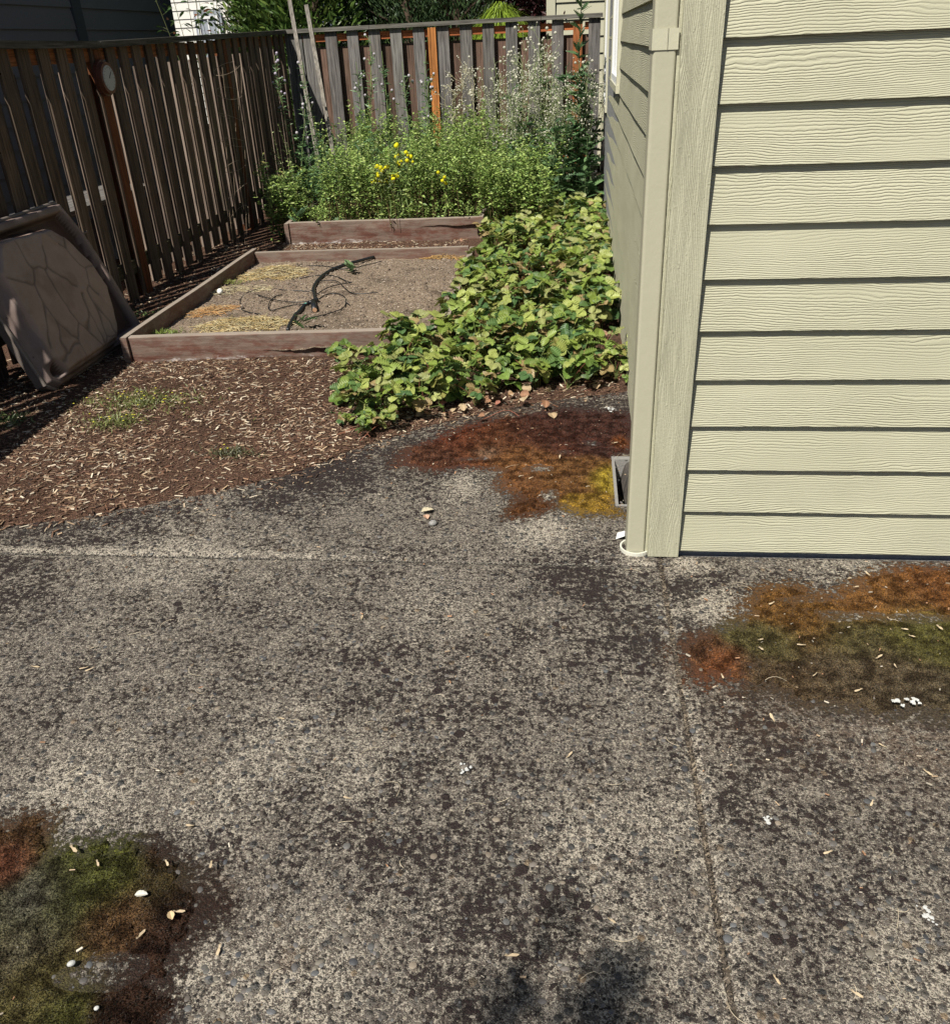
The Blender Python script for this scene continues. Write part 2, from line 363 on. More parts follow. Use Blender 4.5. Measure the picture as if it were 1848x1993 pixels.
# ------------------------------------------------------------------ moss mats
ORANGE, GREEN, BROWN, DBR, GOLD, RED, GREY, OLIVE = (.17, .085, .028), (.075, .078, .022), (.10, .055, .028), (.038, .02, .014), (.42, .31, .04), (.13, .036, .018), (.12, .105, .09), (.10, .085, .035)
MOSS = []
MOSS.append(([(-150, 1640), (0, 1612), (60, 1592), (95, 1605), (110, 1650), (150, 1640), (210, 1650), (290, 1640), (330, 1655), (372, 1690), (400, 1720), (428, 1765), (398, 1805), (345, 1845), (335, 1890), (300, 1920), (315, 1950), (270, 2060), (-150, 2060)],
     [(140, 1640, GREEN, .05), (170, 1730, GREEN, .07), (60, 1630, BROWN, .05), (10, 1680, (.13, .05, .03), .04), (220, 1800, BROWN, .05), (320, 1720, (.06, .045, .02), .05), (380, 1760, DBR, .06), (300, 1880, DBR, .06), (270, 1940, DBR, .06), (60, 1780, (.09, .085, .05), .08), (60, 1960, OLIVE, .08), (130, 1980, GREEN, .04), (20, 1870, (.10, .08, .04), .06), (60, 1755, (.13, .12, .105), .045), (40, 1850, (.11, .10, .08), .04), (340, 1660, DBR, .05)],
     [(195, 1893, .062, .030, .25), ], 'dark brown and green moss mat with a bare grey hollow, nearest the viewer at lower left', .009))
MOSS.append(([(775, 905), (790, 872), (840, 858), (905, 832), (1000, 812), (1110, 796), (1180, 800), (1228, 808), (1233, 870), (1200, 890), (1203, 950), (1190, 985), (1200, 1000), (1130, 1003), (1090, 985), (1030, 1003), (985, 1003), (1010, 965), (970, 950), (985, 915), (900, 905), (850, 915)],
     [(830, 890, (.12, .05, .03), .10), (950, 860, (.14, .055, .025), .12), (900, 850, RED, .12), (1050, 850, (.09, .032, .02), .12), (1130, 830, (.065, .026, .02), .15), (1020, 890, (.2, .09, .035), .08), (1120, 920, (.17, .08, .03), .07), (1180, 930, GOLD, .05), (1160, 992, (.28, .17, .03), .045), (1000, 940, (.19, .085, .035), .05), (1010, 985, (.12, .05, .02), .05), (1205, 862, (.18, .06, .02), .03), (950, 880, (.2, .13, .09), .04)],
     [(1050, 912, .055, .030, .1), (1068, 965, .035, .05, -.1), (1150, 862, .035, .02, 0), (1100, 880, .02, .012, 0), (925, 893, .04, .012, 0)], 'rust red moss mat turning golden beside the well at the house wall', .010))
MOSS.append(([(1322, 1262), (1345, 1235), (1392, 1228), (1430, 1205), (1455, 1165), (1490, 1143), (1560, 1140), (1620, 1160), (1680, 1118), (1760, 1105), (1960, 1108), (1960, 1400), (1848, 1405), (1740, 1385), (1620, 1372), (1560, 1378), (1500, 1330), (1470, 1345), (1420, 1312), (1380, 1325), (1345, 1318)],
     [(1340, 1270, (.115, .056, .03), .05), (1500, 1160, ORANGE, .07), (1700, 1150, (.19, .09, .03), .10), (1820, 1140, (.18, .075, .025), .1), (1560, 1210, (.15, .075, .022), .08), (1650, 1245, OLIVE, .07), (1800, 1240, (.10, .09, .028), .09), (1500, 1250, OLIVE, .06), (1400, 1300, (.16, .06, .025), .05), (1520, 1320, (.09, .06, .035), .08), (1700, 1320, (.11, .08, .05), .12), (1800, 1370, (.09, .07, .045), .1)],
     [(1648, 1198, .05, .016, .0), (1768, 1202, .085, .014, 0), (1560, 1168, .04, .01, .1), (1640, 1140, .04, .01, 0), (1440, 1190, .03, .02, 0)], 'orange and olive green moss mat on the patio below the front siding', .006))
def mossfilm(X, Y):
    al = np.zeros(X.shape); W = 1e-6; S = np.zeros(X.shape + (3,)) + 1e-6 * .05
    for poly, cols, holes, label, th in MOSS:
        P = [G(*p)[:2] for p in poly]; d = sdist(X, Y, P) + .06 * (fbm(X * 9, Y * 9, 4, 21, .6) - .5)
        for (px, py, rx, ry, a) in holes:
            g = G(px, py); dx = X - g[0]; dy = Y - g[1]; u = dx * math.cos(a) + dy * math.sin(a); v = -dx * math.sin(a) + dy * math.cos(a); d = np.minimum(d, (np.sqrt((u / rx) ** 2 + (v / ry) ** 2) - 1) * min(rx, ry) * 1.6)
        al = np.maximum(al, sm(-.11, .05, d))
        for px, py, c, rr in cols:
            g = G(px, py); k = np.exp(-((X - g[0]) ** 2 + (Y - g[1]) ** 2) / (rr * rr * 1.2)) + 1e-5; S = S + k[..., None] * np.array(c); W = W + k
    return S / W[..., None], al
def moss(poly, cols, holes, label, th, st=.005):
    P = [G(*p)[:2] for p in poly]; A = np.array(P); x0, y0 = A.min(0) - .04; x1, y1 = A.max(0) + .04
    cc = [(G(px, py)[:2], c, r) for px, py, c, r in cols]; hh = [(G(px, py)[:2], rx, ry, a) for px, py, rx, ry, a in holes]
    def z(X, Y):
        d = sdist(X, Y, P) - .012 + .10 * (fbm(X * 9, Y * 9, 4, 21, .6) - .5) + .10 * (fbm(X * 42, Y * 42, 4, 28, .7) - .5)
        for g, rx, ry, a in hh:
            dx = X - g[0]; dy = Y - g[1]; u = dx * math.cos(a) + dy * math.sin(a); v = -dx * math.sin(a) + dy * math.cos(a)
            e = (np.sqrt((u / rx) ** 2 + (v / ry) ** 2) - 1) * min(rx, ry) + .03 * (fbm(X * 25, Y * 25, 3, 22) - .5); d = np.minimum(d, e)
        t = sm(.0, .035, d)
        zz = th * t * (.45 + .8 * fbm(X * 22, Y * 22, 4, 23, .6)) + .0035 * t * (vn(X * 260, Y * 260, 24) - .3)
        cr = np.abs(fbm(X * 7, Y * 7, 3, 29) - .5); zz = zz - .009 * np.clip(1 - cr / .012, 0, 1) * t
        return np.where(d < 0, -.02, zz - .0015)
    def c(X, Y, Z):
        w = 0; s_ = 0; dx = .05 * (fbm(X * 12, Y * 12, 3, 25) - .5); dy = .05 * (fbm(X * 12, Y * 12, 3, 26) - .5)
        for g, col, r in cc:
            k = np.exp(-(((X + dx - g[0]) ** 2 + (Y + dy - g[1]) ** 2) / (r * r)))[..., None] + 1e-6; s_ = s_ + k * np.array(col); w = w + k
        return s_ / w * (.65 + .7 * fbm(X * 70, Y * 70, 5, 27, .8))[..., None]
    mb = MB(); field('', x0, x1, y0, y1, st, z, c, None, lambda X, Y, Z: Z > -.015, mb)
    # tufts of tiny leaves
    ar = (x1 - x0) * (y1 - y0); n = int(ar * 130000); X = rng.uniform(x0, x1, n); Y = rng.uniform(y0, y1, n); Z = z(X, Y); k = Z > .002; X, Y, Z = X[k], Y[k], Z[k]; n = len(X)
    a = rng.uniform(0, 6.28, n); l = rng.uniform(.003, .008, n); wv = rng.uniform(.0006, .0013, n); tx = rng.normal(0, .6, n); ty = rng.normal(0, .6, n)
    base = np.stack([X, Y, Z - .001], -1); s1 = np.stack([np.cos(a) * wv, np.sin(a) * wv, 0 * a], -1); tip = base + np.stack([tx * l, ty * l, l], -1)
    V = np.stack([base - s1, base + s1, tip], 1).reshape(-1, 3); cc2 = c(X, Y, Z) * rng.uniform(.4, 2.6, (n, 1)) * .5 + rng.uniform(0, .05, (n, 1))
    mb.add(V, tris=np.arange(3 * n).reshape(-1, 3), col=np.repeat(cc2, 3, 0))
    return tag(mb.build('moss', MAT['moss'], smooth=False), label, 'moss', kind='stuff')
# patio slabs
DK = [(1150, 1130, .16, .9), (1230, 1260, .13, .9), (1060, 1105, .12, .6), (1330, 1140, .1, .9), (1330, 1240, .1, .8), (60, 1030, .35, .8), (300, 1030, .2, .7), (520, 960, .2, .7), (640, 920, .2, .8), (850, 930, .16, .5),
      (700, 1640, .12, .5), (900, 1740, .12, .5), (1060, 1760, .09, .6), (620, 900, .22, .9), (800, 880, .2, .6), (30, 1180, .15, .6), (300, 1180, .2, .4), (1000, 1300, .2, .35), (1420, 1400, .1, .7), (1400, 1540, .12, .45), (1560, 1480, .1, .4),
      (1600, 1750, .15, .35), (1000, 770, .5, .9), (1200, 800, .3, .7), (400, 1650, .06, .8), (330, 1950, .05, .5), (700, 1300, .2, .3), (1160, 1150, .05, .6), (1640, 1110, .05, .8), (1400, 1130, .05, .7), (470, 1180, .08, .5), (840, 1480, .1, .35), (1180, 1690, .1, .3), (560, 1560, .08, .4), (860, 1950, .07, .5)]
CL = [(1050, 1032, .10, 1.), (900, 945, .09, .6), (1400, 1188, .075, 1.2), (1648, 1198, .05, 1.5), (1750, 1202, .05, 1.5), (1800, 1202, .05, 1.5), (130, 1560, .14, .7), (550, 1430, .1, .45), (560, 1950, .12, .6), (1060, 912, .05, .8), (1070, 965, .06, .8), (330, 1080, .2, .4), (700, 1500, .12, .3), (1150, 1640, .1, .5), (1660, 1110, .12, .5), (430, 1560, .1, .5),
      (1340, 1100, .06, .9), (850, 1180, .15, .2), (1290, 1600, .06, .4), (1780, 1900, .1, .5), (350, 1890, .06, .7), (1240, 1090, .05, .6), (1230, 1880, .1, .4)]
def blobs(L, X, Y):
    t = 0
    for px, py, r, wt in L:
        g = G(px, py); t = t + wt * np.exp(-((X - g[0]) ** 2 + ((Y - g[1]) * .8) ** 2) / (r * r))
    return t
def pcol(X, Y, Z):
    d = .26 + .5 * blobs(DK, X, Y) + .4 * (fbm(X * 3, Y * 3, 3, 5) - .5); c = blobs(CL, X, Y)
    c = c + .8 * np.exp(-((Y - 2.455) / .03) ** 2) * sm(-.5, -1.2, X) + .45 * np.exp(-((np.abs(X - .306) - .012) / .02) ** 2) * (Y < 2.3)
    d = d - .6 * c
    br = .9 * blobs([(830, 900, .08, .6), (1000, 800, .3, .5), (1230, 870, .1, .8), (560, 1870, .02, .7), (1330, 1290, .06, .6), (390, 1760, .08, .6), (1500, 1380, .18, .5), (1780, 1440, .16, .5)], X, Y)
    return np.stack([np.clip(d, 0, 1.2), np.clip(c, 0, 1), np.clip(br, 0, 1)], -1)
def slab(x0, x1, y0, y1, st, keep=None):
    def z(X, Y):
        e = np.minimum(np.minimum(X - x0, x1 - X), np.minimum(Y - y0, y1 - Y))
        return .0025 * (fbm(X * 5, Y * 5, 3, 3) - .5) - .006 * np.clip(1 - e / .02, 0, 1) ** 2
    b = MB(); field('', x0, x1, y0, y1, st, z, pcol, None, keep, b)
    for (a, c) in (((x0, y0), (x1, y0)), ((x1, y0), (x1, y1)), ((x1, y1), (x0, y1)), ((x0, y1), (x0, y0))):
        b.add([(*a, -.11), (*c, -.11), (*c, -.006), (*a, -.006)], quads=[(0, 1, 2, 3)], col=(.4, 0, .3))
    o = b.build('patio', MAT['patio'], smooth=True); V = np.vstack(b.v); mc_, ma_ = mossfilm(V[:, 0], V[:, 1])
    at = o.data.color_attributes.new('moss', 'FLOAT_COLOR', 'POINT'); at.data.foreach_set('color', np.hstack([mc_, ma_[:, None]]).astype(np.float32).ravel())
    return tag(o, kind='structure')
slab(-4.5, .3005, -2.2, 2.435, .02)
slab(.3125, 4.2, -2.2, 2.512, .02)
PX0, PX1, PY0, PY1 = .186, .262, 2.86, 3.25     # opening of the little well beside the wall
slab(-4.5, .302, 2.444, 4.35, .02, lambda X, Y, Z: ~((X > PX0) & (Y > PY0) & (Y < PY1)))
# bark mulch over the patio edge
EDGE = [(-400, 1050), (0, 1027), (180, 1003), (400, 962), (560, 925), (650, 892), (760, 850), (840, 828), (900, 812), (1050, 782), (1240, 757)]
EP = [G(*e)[:2] for e in EDGE]; MP = EP + [(.6, 4.3), (.6, 11), (-8, 11), (-8, 2.3)]
def mz(X, Y):
    d = sdist(X, Y, MP) + .05 * (fbm(X * 9, Y * 9, 4, 11) - .5)
    z = .014 * sm(-.03, .05, d) + .03 * (fbm(X * 4, Y * 4, 5, 12, .6) - .5) * sm(-.02, .1, d)
    return np.where(d < 0, np.maximum(-.05, d * .6 - .002), z)
def mc(X, Y, Z):
    k = .75 + .6 * fbm(X * 2.2, Y * 2.2, 3, 14); c = np.stack([k * 1.05, k, k], -1)
    dirt = sm(5.2, 7., Y)[..., None] * .0
    return c
o = field('soil', -6.5, .5, 2.2, 11, .035, mz, mc, MAT['soil'], lambda X, Y, Z: ~((X > .12) & (X < .36) & (Y > 2.78) & (Y < 3.36))); tag(o, kind='structure')

# wood chips
cv = np.array([(-.5, -.5, 0), (.5, -.35, 0), (.45, .5, 0), (-.45, .4, 0), (-.5, -.5, 1), (.5, -.35, 1), (.45, .5, 1), (-.45, .4, 1)], float)
cf_ = np.array([(4, 5, 6), (4, 6, 7), (0, 1, 5), (0, 5, 4), (1, 2, 6), (1, 6, 5), (2, 3, 7), (2, 7, 6), (3, 0, 4), (3, 4, 7)])
def chips(mb, X, Y, Z, lmin, lmax, pal, dens=1.):
    n = len(X); L = lmin + (lmax - lmin) * rng.random(n) ** 2.; wd = np.clip(L * rng.uniform(.1, .38, n), .0012, .007); th = rng.uniform(.0012, .003, n)
    a = rng.uniform(0, math.pi, n); a = np.where(rng.random(n) < .45, rng.normal(.25, .5, n), a)
    til = rng.normal(0, .22, n); A = np.stack([np.cos(a) * np.cos(til), np.sin(a) * np.cos(til), np.sin(til)], -1)
    up = np.stack([rng.normal(0, .25, n), rng.normal(0, .25, n), np.ones(n)], -1); B = np.cross(up, A); B /= np.linalg.norm(B, axis=1)[:, None]; C = np.cross(A, B)
    V = np.stack([X, Y, Z], -1)[:, None] + cv[None, :, 0:1] * (A * L[:, None])[:, None] + cv[None, :, 1:2] * (B * wd[:, None])[:, None] + cv[None, :, 2:3] * (C * th[:, None])[:, None]
    F = (cf_[None] + (np.arange(n) * 8)[:, None, None]).reshape(-1, 3)
    pal = np.array(pal); c = pal[rng.integers(0, len(pal), n)] * rng.uniform(.6, 1.3, (n, 1))
    mb.add(V.reshape(-1, 3), tris=F, col=np.repeat(c, 8, 0))
PAL = [(.38, .27, .17), (.5, .39, .27), (.24, .145, .09), (.12, .065, .045), (.09, .05, .035), (.19, .11, .07), (.62, .53, .40), (.27, .18, .12), (.15, .075, .045), (.06, .038, .03), (.14, .08, .05)]
b = MB(); X = rng.uniform(-3.3, .25, 120000); Y = 2.4 + (rng.random(120000) ** 1.15) * 6.2; d = sdist(X, Y, MP)
bed1 = (X > -2.48) & (X < -.8) & (Y > 4.5) & (Y < 6.8); k = (d > -.16 * rng.random(120000) ** 4) & ~bed1 & ~((X > -.9) & (Y > 4.6)) & (Y < 7.75)
k &= rng.random(120000) < np.where(X < -2.55, .5, 1.) * np.clip(.25 + 1.9 * (fbm(X * 3.2, Y * 3.2, 4, 15) - .22), .2, 1)
X, Y = X[k], Y[k]; chips(b, X, Y, mz(X, Y) * (mz(X, Y) > 0) + .003, .006, .038, PAL)
tag(b.build('wood_chips', MAT['chips']), 'pale and red brown wood chips of the bark mulch between patio and raised beds', 'wood chips', kind='stuff')

for _m in MOSS: moss(*_m)
# little cushions of moss on bare concrete
# pebbles set in the concrete
ico = None
def icosphere():
    t = (1 + 5 ** .5) / 2
    v = [(-1, t, 0), (1, t, 0), (-1, -t, 0), (1, -t, 0), (0, -1, t), (0, 1, t), (0, -1, -t), (0, 1, -t), (t, 0, -1), (t, 0, 1), (-t, 0, -1), (-t, 0, 1)]
    f = [(0, 11, 5), (0, 5, 1), (0, 1, 7), (0, 7, 10), (0, 10, 11), (1, 5, 9), (5, 11, 4), (11, 10, 2), (10, 7, 6), (7, 1, 8), (3, 9, 4), (3, 4, 2), (3, 2, 6), (3, 6, 8), (3, 8, 9), (4, 9, 5), (2, 4, 11), (6, 2, 10), (8, 6, 7), (9, 8, 1)]
    v = [np.array(a, float) / np.linalg.norm(a) for a in v]; cache = {}; F = []
    def mid(a, b_):
        k = (min(a, b_), max(a, b_))
        if k not in cache: q = v[a] + v[b_]; v.append(q / np.linalg.norm(q)); cache[k] = len(v) - 1
        return cache[k]
    for a, b_, c in f:
        x, y, z = mid(a, b_), mid(b_, c), mid(c, a); F += [(a, x, z), (b_, y, x), (c, z, y), (x, y, z)]
    return np.array(v), np.array(F)
ICO = icosphere()
def stones(mb, X, Y, Z, r, pal, flat=.45):
    n = len(X); a = rng.uniform(0, 6.28, n); el = rng.uniform(.6, 1., n); one_ = np.ones(n)
    A = np.stack([np.cos(a), np.sin(a), 0 * a], -1); B = np.stack([-np.sin(a), np.cos(a), 0 * a], -1) * el[:, None]; C = np.stack([0 * a, 0 * a, one_ * flat], -1)
    pal = np.array(pal); c = pal[rng.integers(0, len(pal), n)] * rng.uniform(.7, 1.25, (n, 1)); mb.inst(ICO, np.stack([X, Y, Z], -1), A, B, C, r, c)
PP = [(.10, .102, .105), (.12, .115, .108), (.14, .125, .11), (.12, .11, .1), (.15, .13, .11), (.055, .055, .06), (.17, .15, .12), (.09, .085, .075), (.2, .165, .125), (.13, .12, .115), (.09, .088, .085)]
b = MB(); n = 5200; X = rng.uniform(-2.6, 1.5, n); Y = .5 + 3.4 * rng.random(n) ** 1.3; k = (sdist(X, Y, MP) < -.03) & ~((X > .27) & (Y > 2.48)) & (np.abs(X - .306) > .012) & (np.abs(Y - 2.44) > .012)
k &= fbm(X * 3, Y * 3, 2, 41) > .38; X, Y = X[k], Y[k]; X2 = rng.uniform(-.75, .75, 900); Y2 = rng.uniform(.7, 1.7, 900); k2 = (sdist(X2, Y2, [G(*p)[:2] for p in MOSS[0][0]]) < -.02) & (np.abs(X2 - .306) > .014); X = np.r_[X, X2[k2]]; Y = np.r_[Y, Y2[k2]]; n = len(X); r = rng.uniform(.003, .0088, n) * np.where(rng.random(n) < .25, 1.25, 1)
stones(b, X, Y, -.002 + 0 * X, r, PP, .36)
tag(b.build('pebbles', MAT['pebble'], smooth=True), 'grey and tan river pebbles showing in the exposed aggregate patio', 'pebbles', kind='stuff')

# ================================================================== HOUSE
CR = (.5, .5, .5)
house = thing('house', (.27, 2.5, 0), 'beige house with embossed lap siding standing at the right edge of the patio', 'house')
WX = lambda Y: .272 + .0045 * (Y - 2.5)
b = MB(); z = .018; k = 0
while z < 2.75:      # front courses
    z1 = min(z + .172, 2.8); c = (.5, .5, random.uniform(0, .6))
    b.hexa([(.36, 2.508, z), (4.2, 2.508, z), (4.2, 2.535, z), (.36, 2.535, z), (.36, 2.527, z1), (4.2, 2.527, z1), (4.2, 2.535, z1), (.36, 2.535, z1)], c); z += .1508
b.build('front_siding', MAT['siding'], house)
b = MB(); z = -.01; W1 = (6.33, 7.35, 1.24, 2.3); W2 = (8.75, 9.55, .95, 2.2)
while z < 2.75:
    z1 = z + .172; segs = [(2.59, 9.8)]
    for (a0, a1, wz0, wz1) in (W1, W2):
        if z1 > wz0 and z < wz1:
            ns = []
            for s0, s1 in segs:
                if s0 < a0 and s1 > a1: ns += [(s0, a0 - .005), (a1 + .005, s1)]
                else: ns.append((s0, s1))
            segs = ns
    c = (.5, .5, random.uniform(0, .6))
    for s0, s1 in segs:
        N = max(1, int((s1 - s0) / .6)); ys = np.linspace(s0, s1, N + 1)
        for y0, y1 in zip(ys[:-1], ys[1:]):
            w0 = .0016 * math.sin(y0 * 5.1 + z * 9); w1 = .0016 * math.sin(y1 * 5.1 + z * 9)
            b.hexa([(WX(y0) - w0, y0, z), (WX(y0) + .03, y0, z), (WX(y1) + .03, y1, z), (WX(y1) - w1, y1, z), (WX(y0) + .0145, y0, z1), (WX(y0) + .03, y0, z1), (WX(y1) + .03, y1, z1), (WX(y1) + .0145, y1, z1)], c)
    z += .1508
b.build('side_siding', MAT['siding'], house)
b = MB(); b.box((.30, 2.53, -.1), (4.1, 9.7, 2.8), (.3, .3, .3)); b.build('foundation', MAT['concrete'], house)
b = MB(); b.box((.266, 2.490, .004), (.366, 2.512, 2.8), (.5, .5, .2)); b.build('corner_board', MAT['trim'], house)
b = MB(); b.box((.258, 2.5125, .004), (.278, 2.60, 2.8), (.5, .5, .4)); b.build('corner_board', MAT['trim'], house)
b = MB(); b.box((.285, 9.74, 0), (.33, 9.86, 2.8), (.5, .5, .4)); b.build('corner_board', MAT['trim'], house)
TR = (.55, .53, .40)
for (a0, a1, z0, z1) in (W1, W2):
    x = WX(a0); b = MB()
    for (p, q) in (((x - .016, a0, z0), (x + .03, a0 + .045, z1)), ((x - .016, a1 - .045, z0), (x + .03, a1, z1)), ((x - .02, a0 - .02, z0 - .045), (x + .03, a1 + .02, z0 - .001)), ((x - .016, a0, z1), (x + .03, a1, z1 + .05))): b.box(p, q, TR)
    w_ = b.build('window', MAT['paint'], house)
    b = MB(); W = (.85, .86, .86); y0, y1 = a0 + .046, a1 - .046
    b.box((x - .012, y0, z0), (x + .028, y0 + .04, z1), W); b.box((x - .012, y1 - .04, z0), (x + .028, y1, z1), W); b.box((x - .012, y0 + .04, z0), (x + .028, y1 - .04, z0 + .045), W)
    b.box((x - .012, y0 + .04, z1 - .045), (x + .028, y1 - .04, z1), W); ym = (y0 + y1) / 2; b.box((x - .008, ym - .02, z0 + .045), (x + .024, ym + .02, z1 - .045), W); b.build('frame', MAT['paint'], w_)
    b = MB(); b.box((x + .004, y0 + .04, z0 + .045), (x + .012, y1 - .04, z1 - .045)); b.build('pane', MAT['glass'], w_)
b = MB(); C_ = (.2, .2, .2)
b.hexa([(-.02, 2.2, 2.8), (4.4, 2.2, 2.8), (4.4, 10.1, 2.8), (-.02, 10.1, 2.8), (-.02, 2.2, 2.92), (4.4, 2.2, 2.92), (4.4, 10.1, 2.92), (-.02, 10.1, 2.92)], TR)
b.add([(-.02, 2.2, 2.921), (4.4, 2.2, 2.921), (4.4, 10.1, 2.921), (-.02, 10.1, 2.921), (2.2, 2.2, 3.9), (2.2, 10.1, 3.9)], tris=[(0, 1, 4), (2, 3, 5)], quads=[(1, 2, 5, 4), (3, 0, 4, 5)], col=C_)
b.build('roof', MAT['paint'], house)
# downspout
def rrect(cx, cy, wx, wy, r, n=4):
    pts = []
    for (sx, sy, a0) in ((1, 1, 0), (-1, 1, 90), (-1, -1, 180), (1, -1, 270)):
        for i in range(n + 1):
            a = math.radians(a0 + 90 * i / n); pts.append((cx + sx * (wx / 2 - r) + r * math.cos(a), cy + sy * (wy / 2 - r) + r * math.sin(a)))
    return pts
def prism(mb, pts, z0, z1, col, n=1, shift=None):
    k = len(pts); V = []; Q = []
    for j in range(n + 1):
        z = z0 + (z1 - z0) * j / n
        for (x, y) in pts: V.append((x, y, z))
    for j in range(n):
        for i in range(k): Q.append((j * k + i, j * k + (i + 1) % k, (j + 1) * k + (i + 1) % k, (j + 1) * k + i))
    mb.add(V, quads=Q, col=col); mb.add([(x, y, z1) for x, y in pts] + [(np.mean([p[0] for p in pts]), np.mean([p[1] for p in pts]), z1)], tris=[(i, (i + 1) % k, k) for i in range(k)], col=col)
SP = (.465, .445, .325)
b = MB(); prism(b, rrect(.2265, 2.548, .060, .084, .008), -.05, 2.8, SP); ds = b.build('downspout', MAT['paint'], house)
for zz in (1.505, 2.5):
    b = MB(); b.box((.1935, 2.5035, zz), (.2595, 2.5055, zz + .048), (.55, .53, .39)); b.box((.1935, 2.5055, zz), (.1955, 2.60, zz + .048), (.55, .53, .39)); b.box((.232, 2.5025, zz), (.2335, 2.5035, zz + .048), (.2, .19, .14)); b.build('strap', MAT['paint'], ds)
b = MB(); t = np.linspace(0, 1, 12); b.tube(np.stack([.194 + .064 * t, 2.5035 + 0 * t, .71 + .028 * t ** 2 - .01 * np.sin(t * 3.1)], -1), .0016, 5, (.62, .6, .45)); 
# white collar of the drain
b = MB(); a = np.linspace(0, 2 * math.pi, 29); ro, ri = .052, .046
V = []; 
for r_, z_ in ((ro, -.02), (ro, .012), (ri, .012), (ri, -.03)):
    for t in a[:-1]: V.append((.228 + r_ * math.cos(t), 2.545 + r_ * math.sin(t), z_))
Q = [(j * 28 + i, j * 28 + (i + 1) % 28, (j + 1) * 28 + (i + 1) % 28, (j + 1) * 28 + i) for j in range(3) for i in range(28)]
b.add(V, quads=Q, col=(.66, .65, .55)); tag(b.build('drain_collar', MAT['paint'], org=(.228, 2.545, 0)), 'off white plastic drain collar in the concrete round the foot of the downspout', 'drain')
b = MB(); b.add([(.165, 2.6, .004), (.195, 2.595, .02), (.197, 2.625, .024), (.172, 2.635, .01)], quads=[(0, 1, 2, 3)], col=(.8, .8, .78)); tag(b.build('paper_scrap', MAT['paint']), 'small white scrap lying behind the foot of the downspout', 'scrap')
# well beside the wall
wl = thing('window_well', (.22, 3.05, 0), 'small concrete edged black hole in the patio beside the house wall', 'well')
b = MB(); GC = (.26, .25, .235); x0, x1, y0, y1 = PX0, .268, PY0, PY1
xo0, yo0, yo1 = x0 - .012, y0 - .012, y1 + .03
for (p, q) in (((xo0, yo0, -.2), (x0, yo1, .0015)), ((x0, yo0, -.2), (x1, y0, .0015)), ((x0, y1, -.2), (x1, yo1, .0015))): b.box(p, q, GC)
b.build('rim', MAT['concrete'], wl)
b = MB(); field('', x0, x1, y0, y1, .006, lambda X, Y: -.17 + .15 * sm(0, .05, X - x0 - .012 - .1 * np.clip(PY1 - Y - .1, -.2, .2)) + .02 * fbm(X * 60, Y * 60, 4, 33), lambda X, Y, Z: np.ones(X.shape + (3,)) * np.array((.09, .08, .07)) * (.2 + 1.5 * fbm(X * 90, Y * 90, 3, 34))[..., None], None, None, b); b.build('rubble', MAT['concrete'], wl)

# ================================================================== FENCES
def pick(base, var=.25):
    k = rng.uniform(1 - var, 1 + var); return tuple(np.array(base) * k * rng.uniform(.985, 1.015, 3))
FL_, FB = -3.08, 10.2
fl = thing('wooden_fence', (FL_ - .06, 6.5, 0), 'long shaded shadowbox fence of dark weathered boards along the left side', 'fence')
ftop = lambda Y: float(np.interp(Y, [1, 6.05, 10.3], [1.655, 1.605, 1.685]))
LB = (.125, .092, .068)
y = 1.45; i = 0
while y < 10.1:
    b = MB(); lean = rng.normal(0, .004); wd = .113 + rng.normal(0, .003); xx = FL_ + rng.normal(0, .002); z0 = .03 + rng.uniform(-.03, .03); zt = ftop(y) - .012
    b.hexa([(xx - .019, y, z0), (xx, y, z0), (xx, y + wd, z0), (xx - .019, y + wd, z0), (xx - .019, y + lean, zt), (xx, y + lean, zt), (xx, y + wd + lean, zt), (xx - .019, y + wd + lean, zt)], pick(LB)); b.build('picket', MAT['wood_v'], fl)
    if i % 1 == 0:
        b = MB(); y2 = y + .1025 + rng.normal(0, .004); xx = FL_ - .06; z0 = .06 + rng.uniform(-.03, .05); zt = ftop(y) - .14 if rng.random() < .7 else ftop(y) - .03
        if not (5.95 < y2 + .05 < 6.2): b.hexa([(xx - .019, y2, z0), (xx, y2, z0), (xx, y2 + wd, z0), (xx - .019, y2 + wd, z0), (xx - .019, y2, zt), (xx, y2, zt), (xx, y2 + wd, zt), (xx - .019, y2 + wd, zt)], pick((.26, .20, .16))); b.build('picket', MAT['wood_v'], fl)  # rear pickets coloured paler to brighten the sunlit slivers in the gaps
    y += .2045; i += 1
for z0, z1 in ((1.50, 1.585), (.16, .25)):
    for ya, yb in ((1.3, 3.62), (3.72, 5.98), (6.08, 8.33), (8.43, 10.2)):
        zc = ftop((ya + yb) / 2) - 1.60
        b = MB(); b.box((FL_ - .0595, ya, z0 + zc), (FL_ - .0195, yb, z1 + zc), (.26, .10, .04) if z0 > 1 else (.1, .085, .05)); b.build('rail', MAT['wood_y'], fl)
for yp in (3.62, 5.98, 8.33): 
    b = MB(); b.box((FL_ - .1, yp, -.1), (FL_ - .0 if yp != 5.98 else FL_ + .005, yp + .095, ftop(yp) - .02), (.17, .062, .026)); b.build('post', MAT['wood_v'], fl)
for ya, yb in ((1.2, 3.66), (3.665, 6.04), (6.045, 8.38), (8.385, 10.27)):
    b = MB(); za, zb = ftop(ya), ftop(yb)
    b.hexa([(FL_ - .10, ya, za - .011), (FL_ + .035, ya, za - .011), (FL_ + .035, yb, zb - .011), (FL_ - .10, yb, zb - .011), (FL_ - .10, ya, za + .027), (FL_ + .035, ya, za + .027), (FL_ + .035, yb, zb + .027), (FL_ - .10, yb, zb + .027)], (.10, .092, .075)); b.build('cap_rail', MAT['wood_y'], fl)
fb = thing('wooden_fence', (-1.4, FB + .03, 0), 'sunlit shadowbox fence of grey boards with one orange post across the back', 'fence')
GB = (.17, .16, .15); BB = (.15, .095, .07)
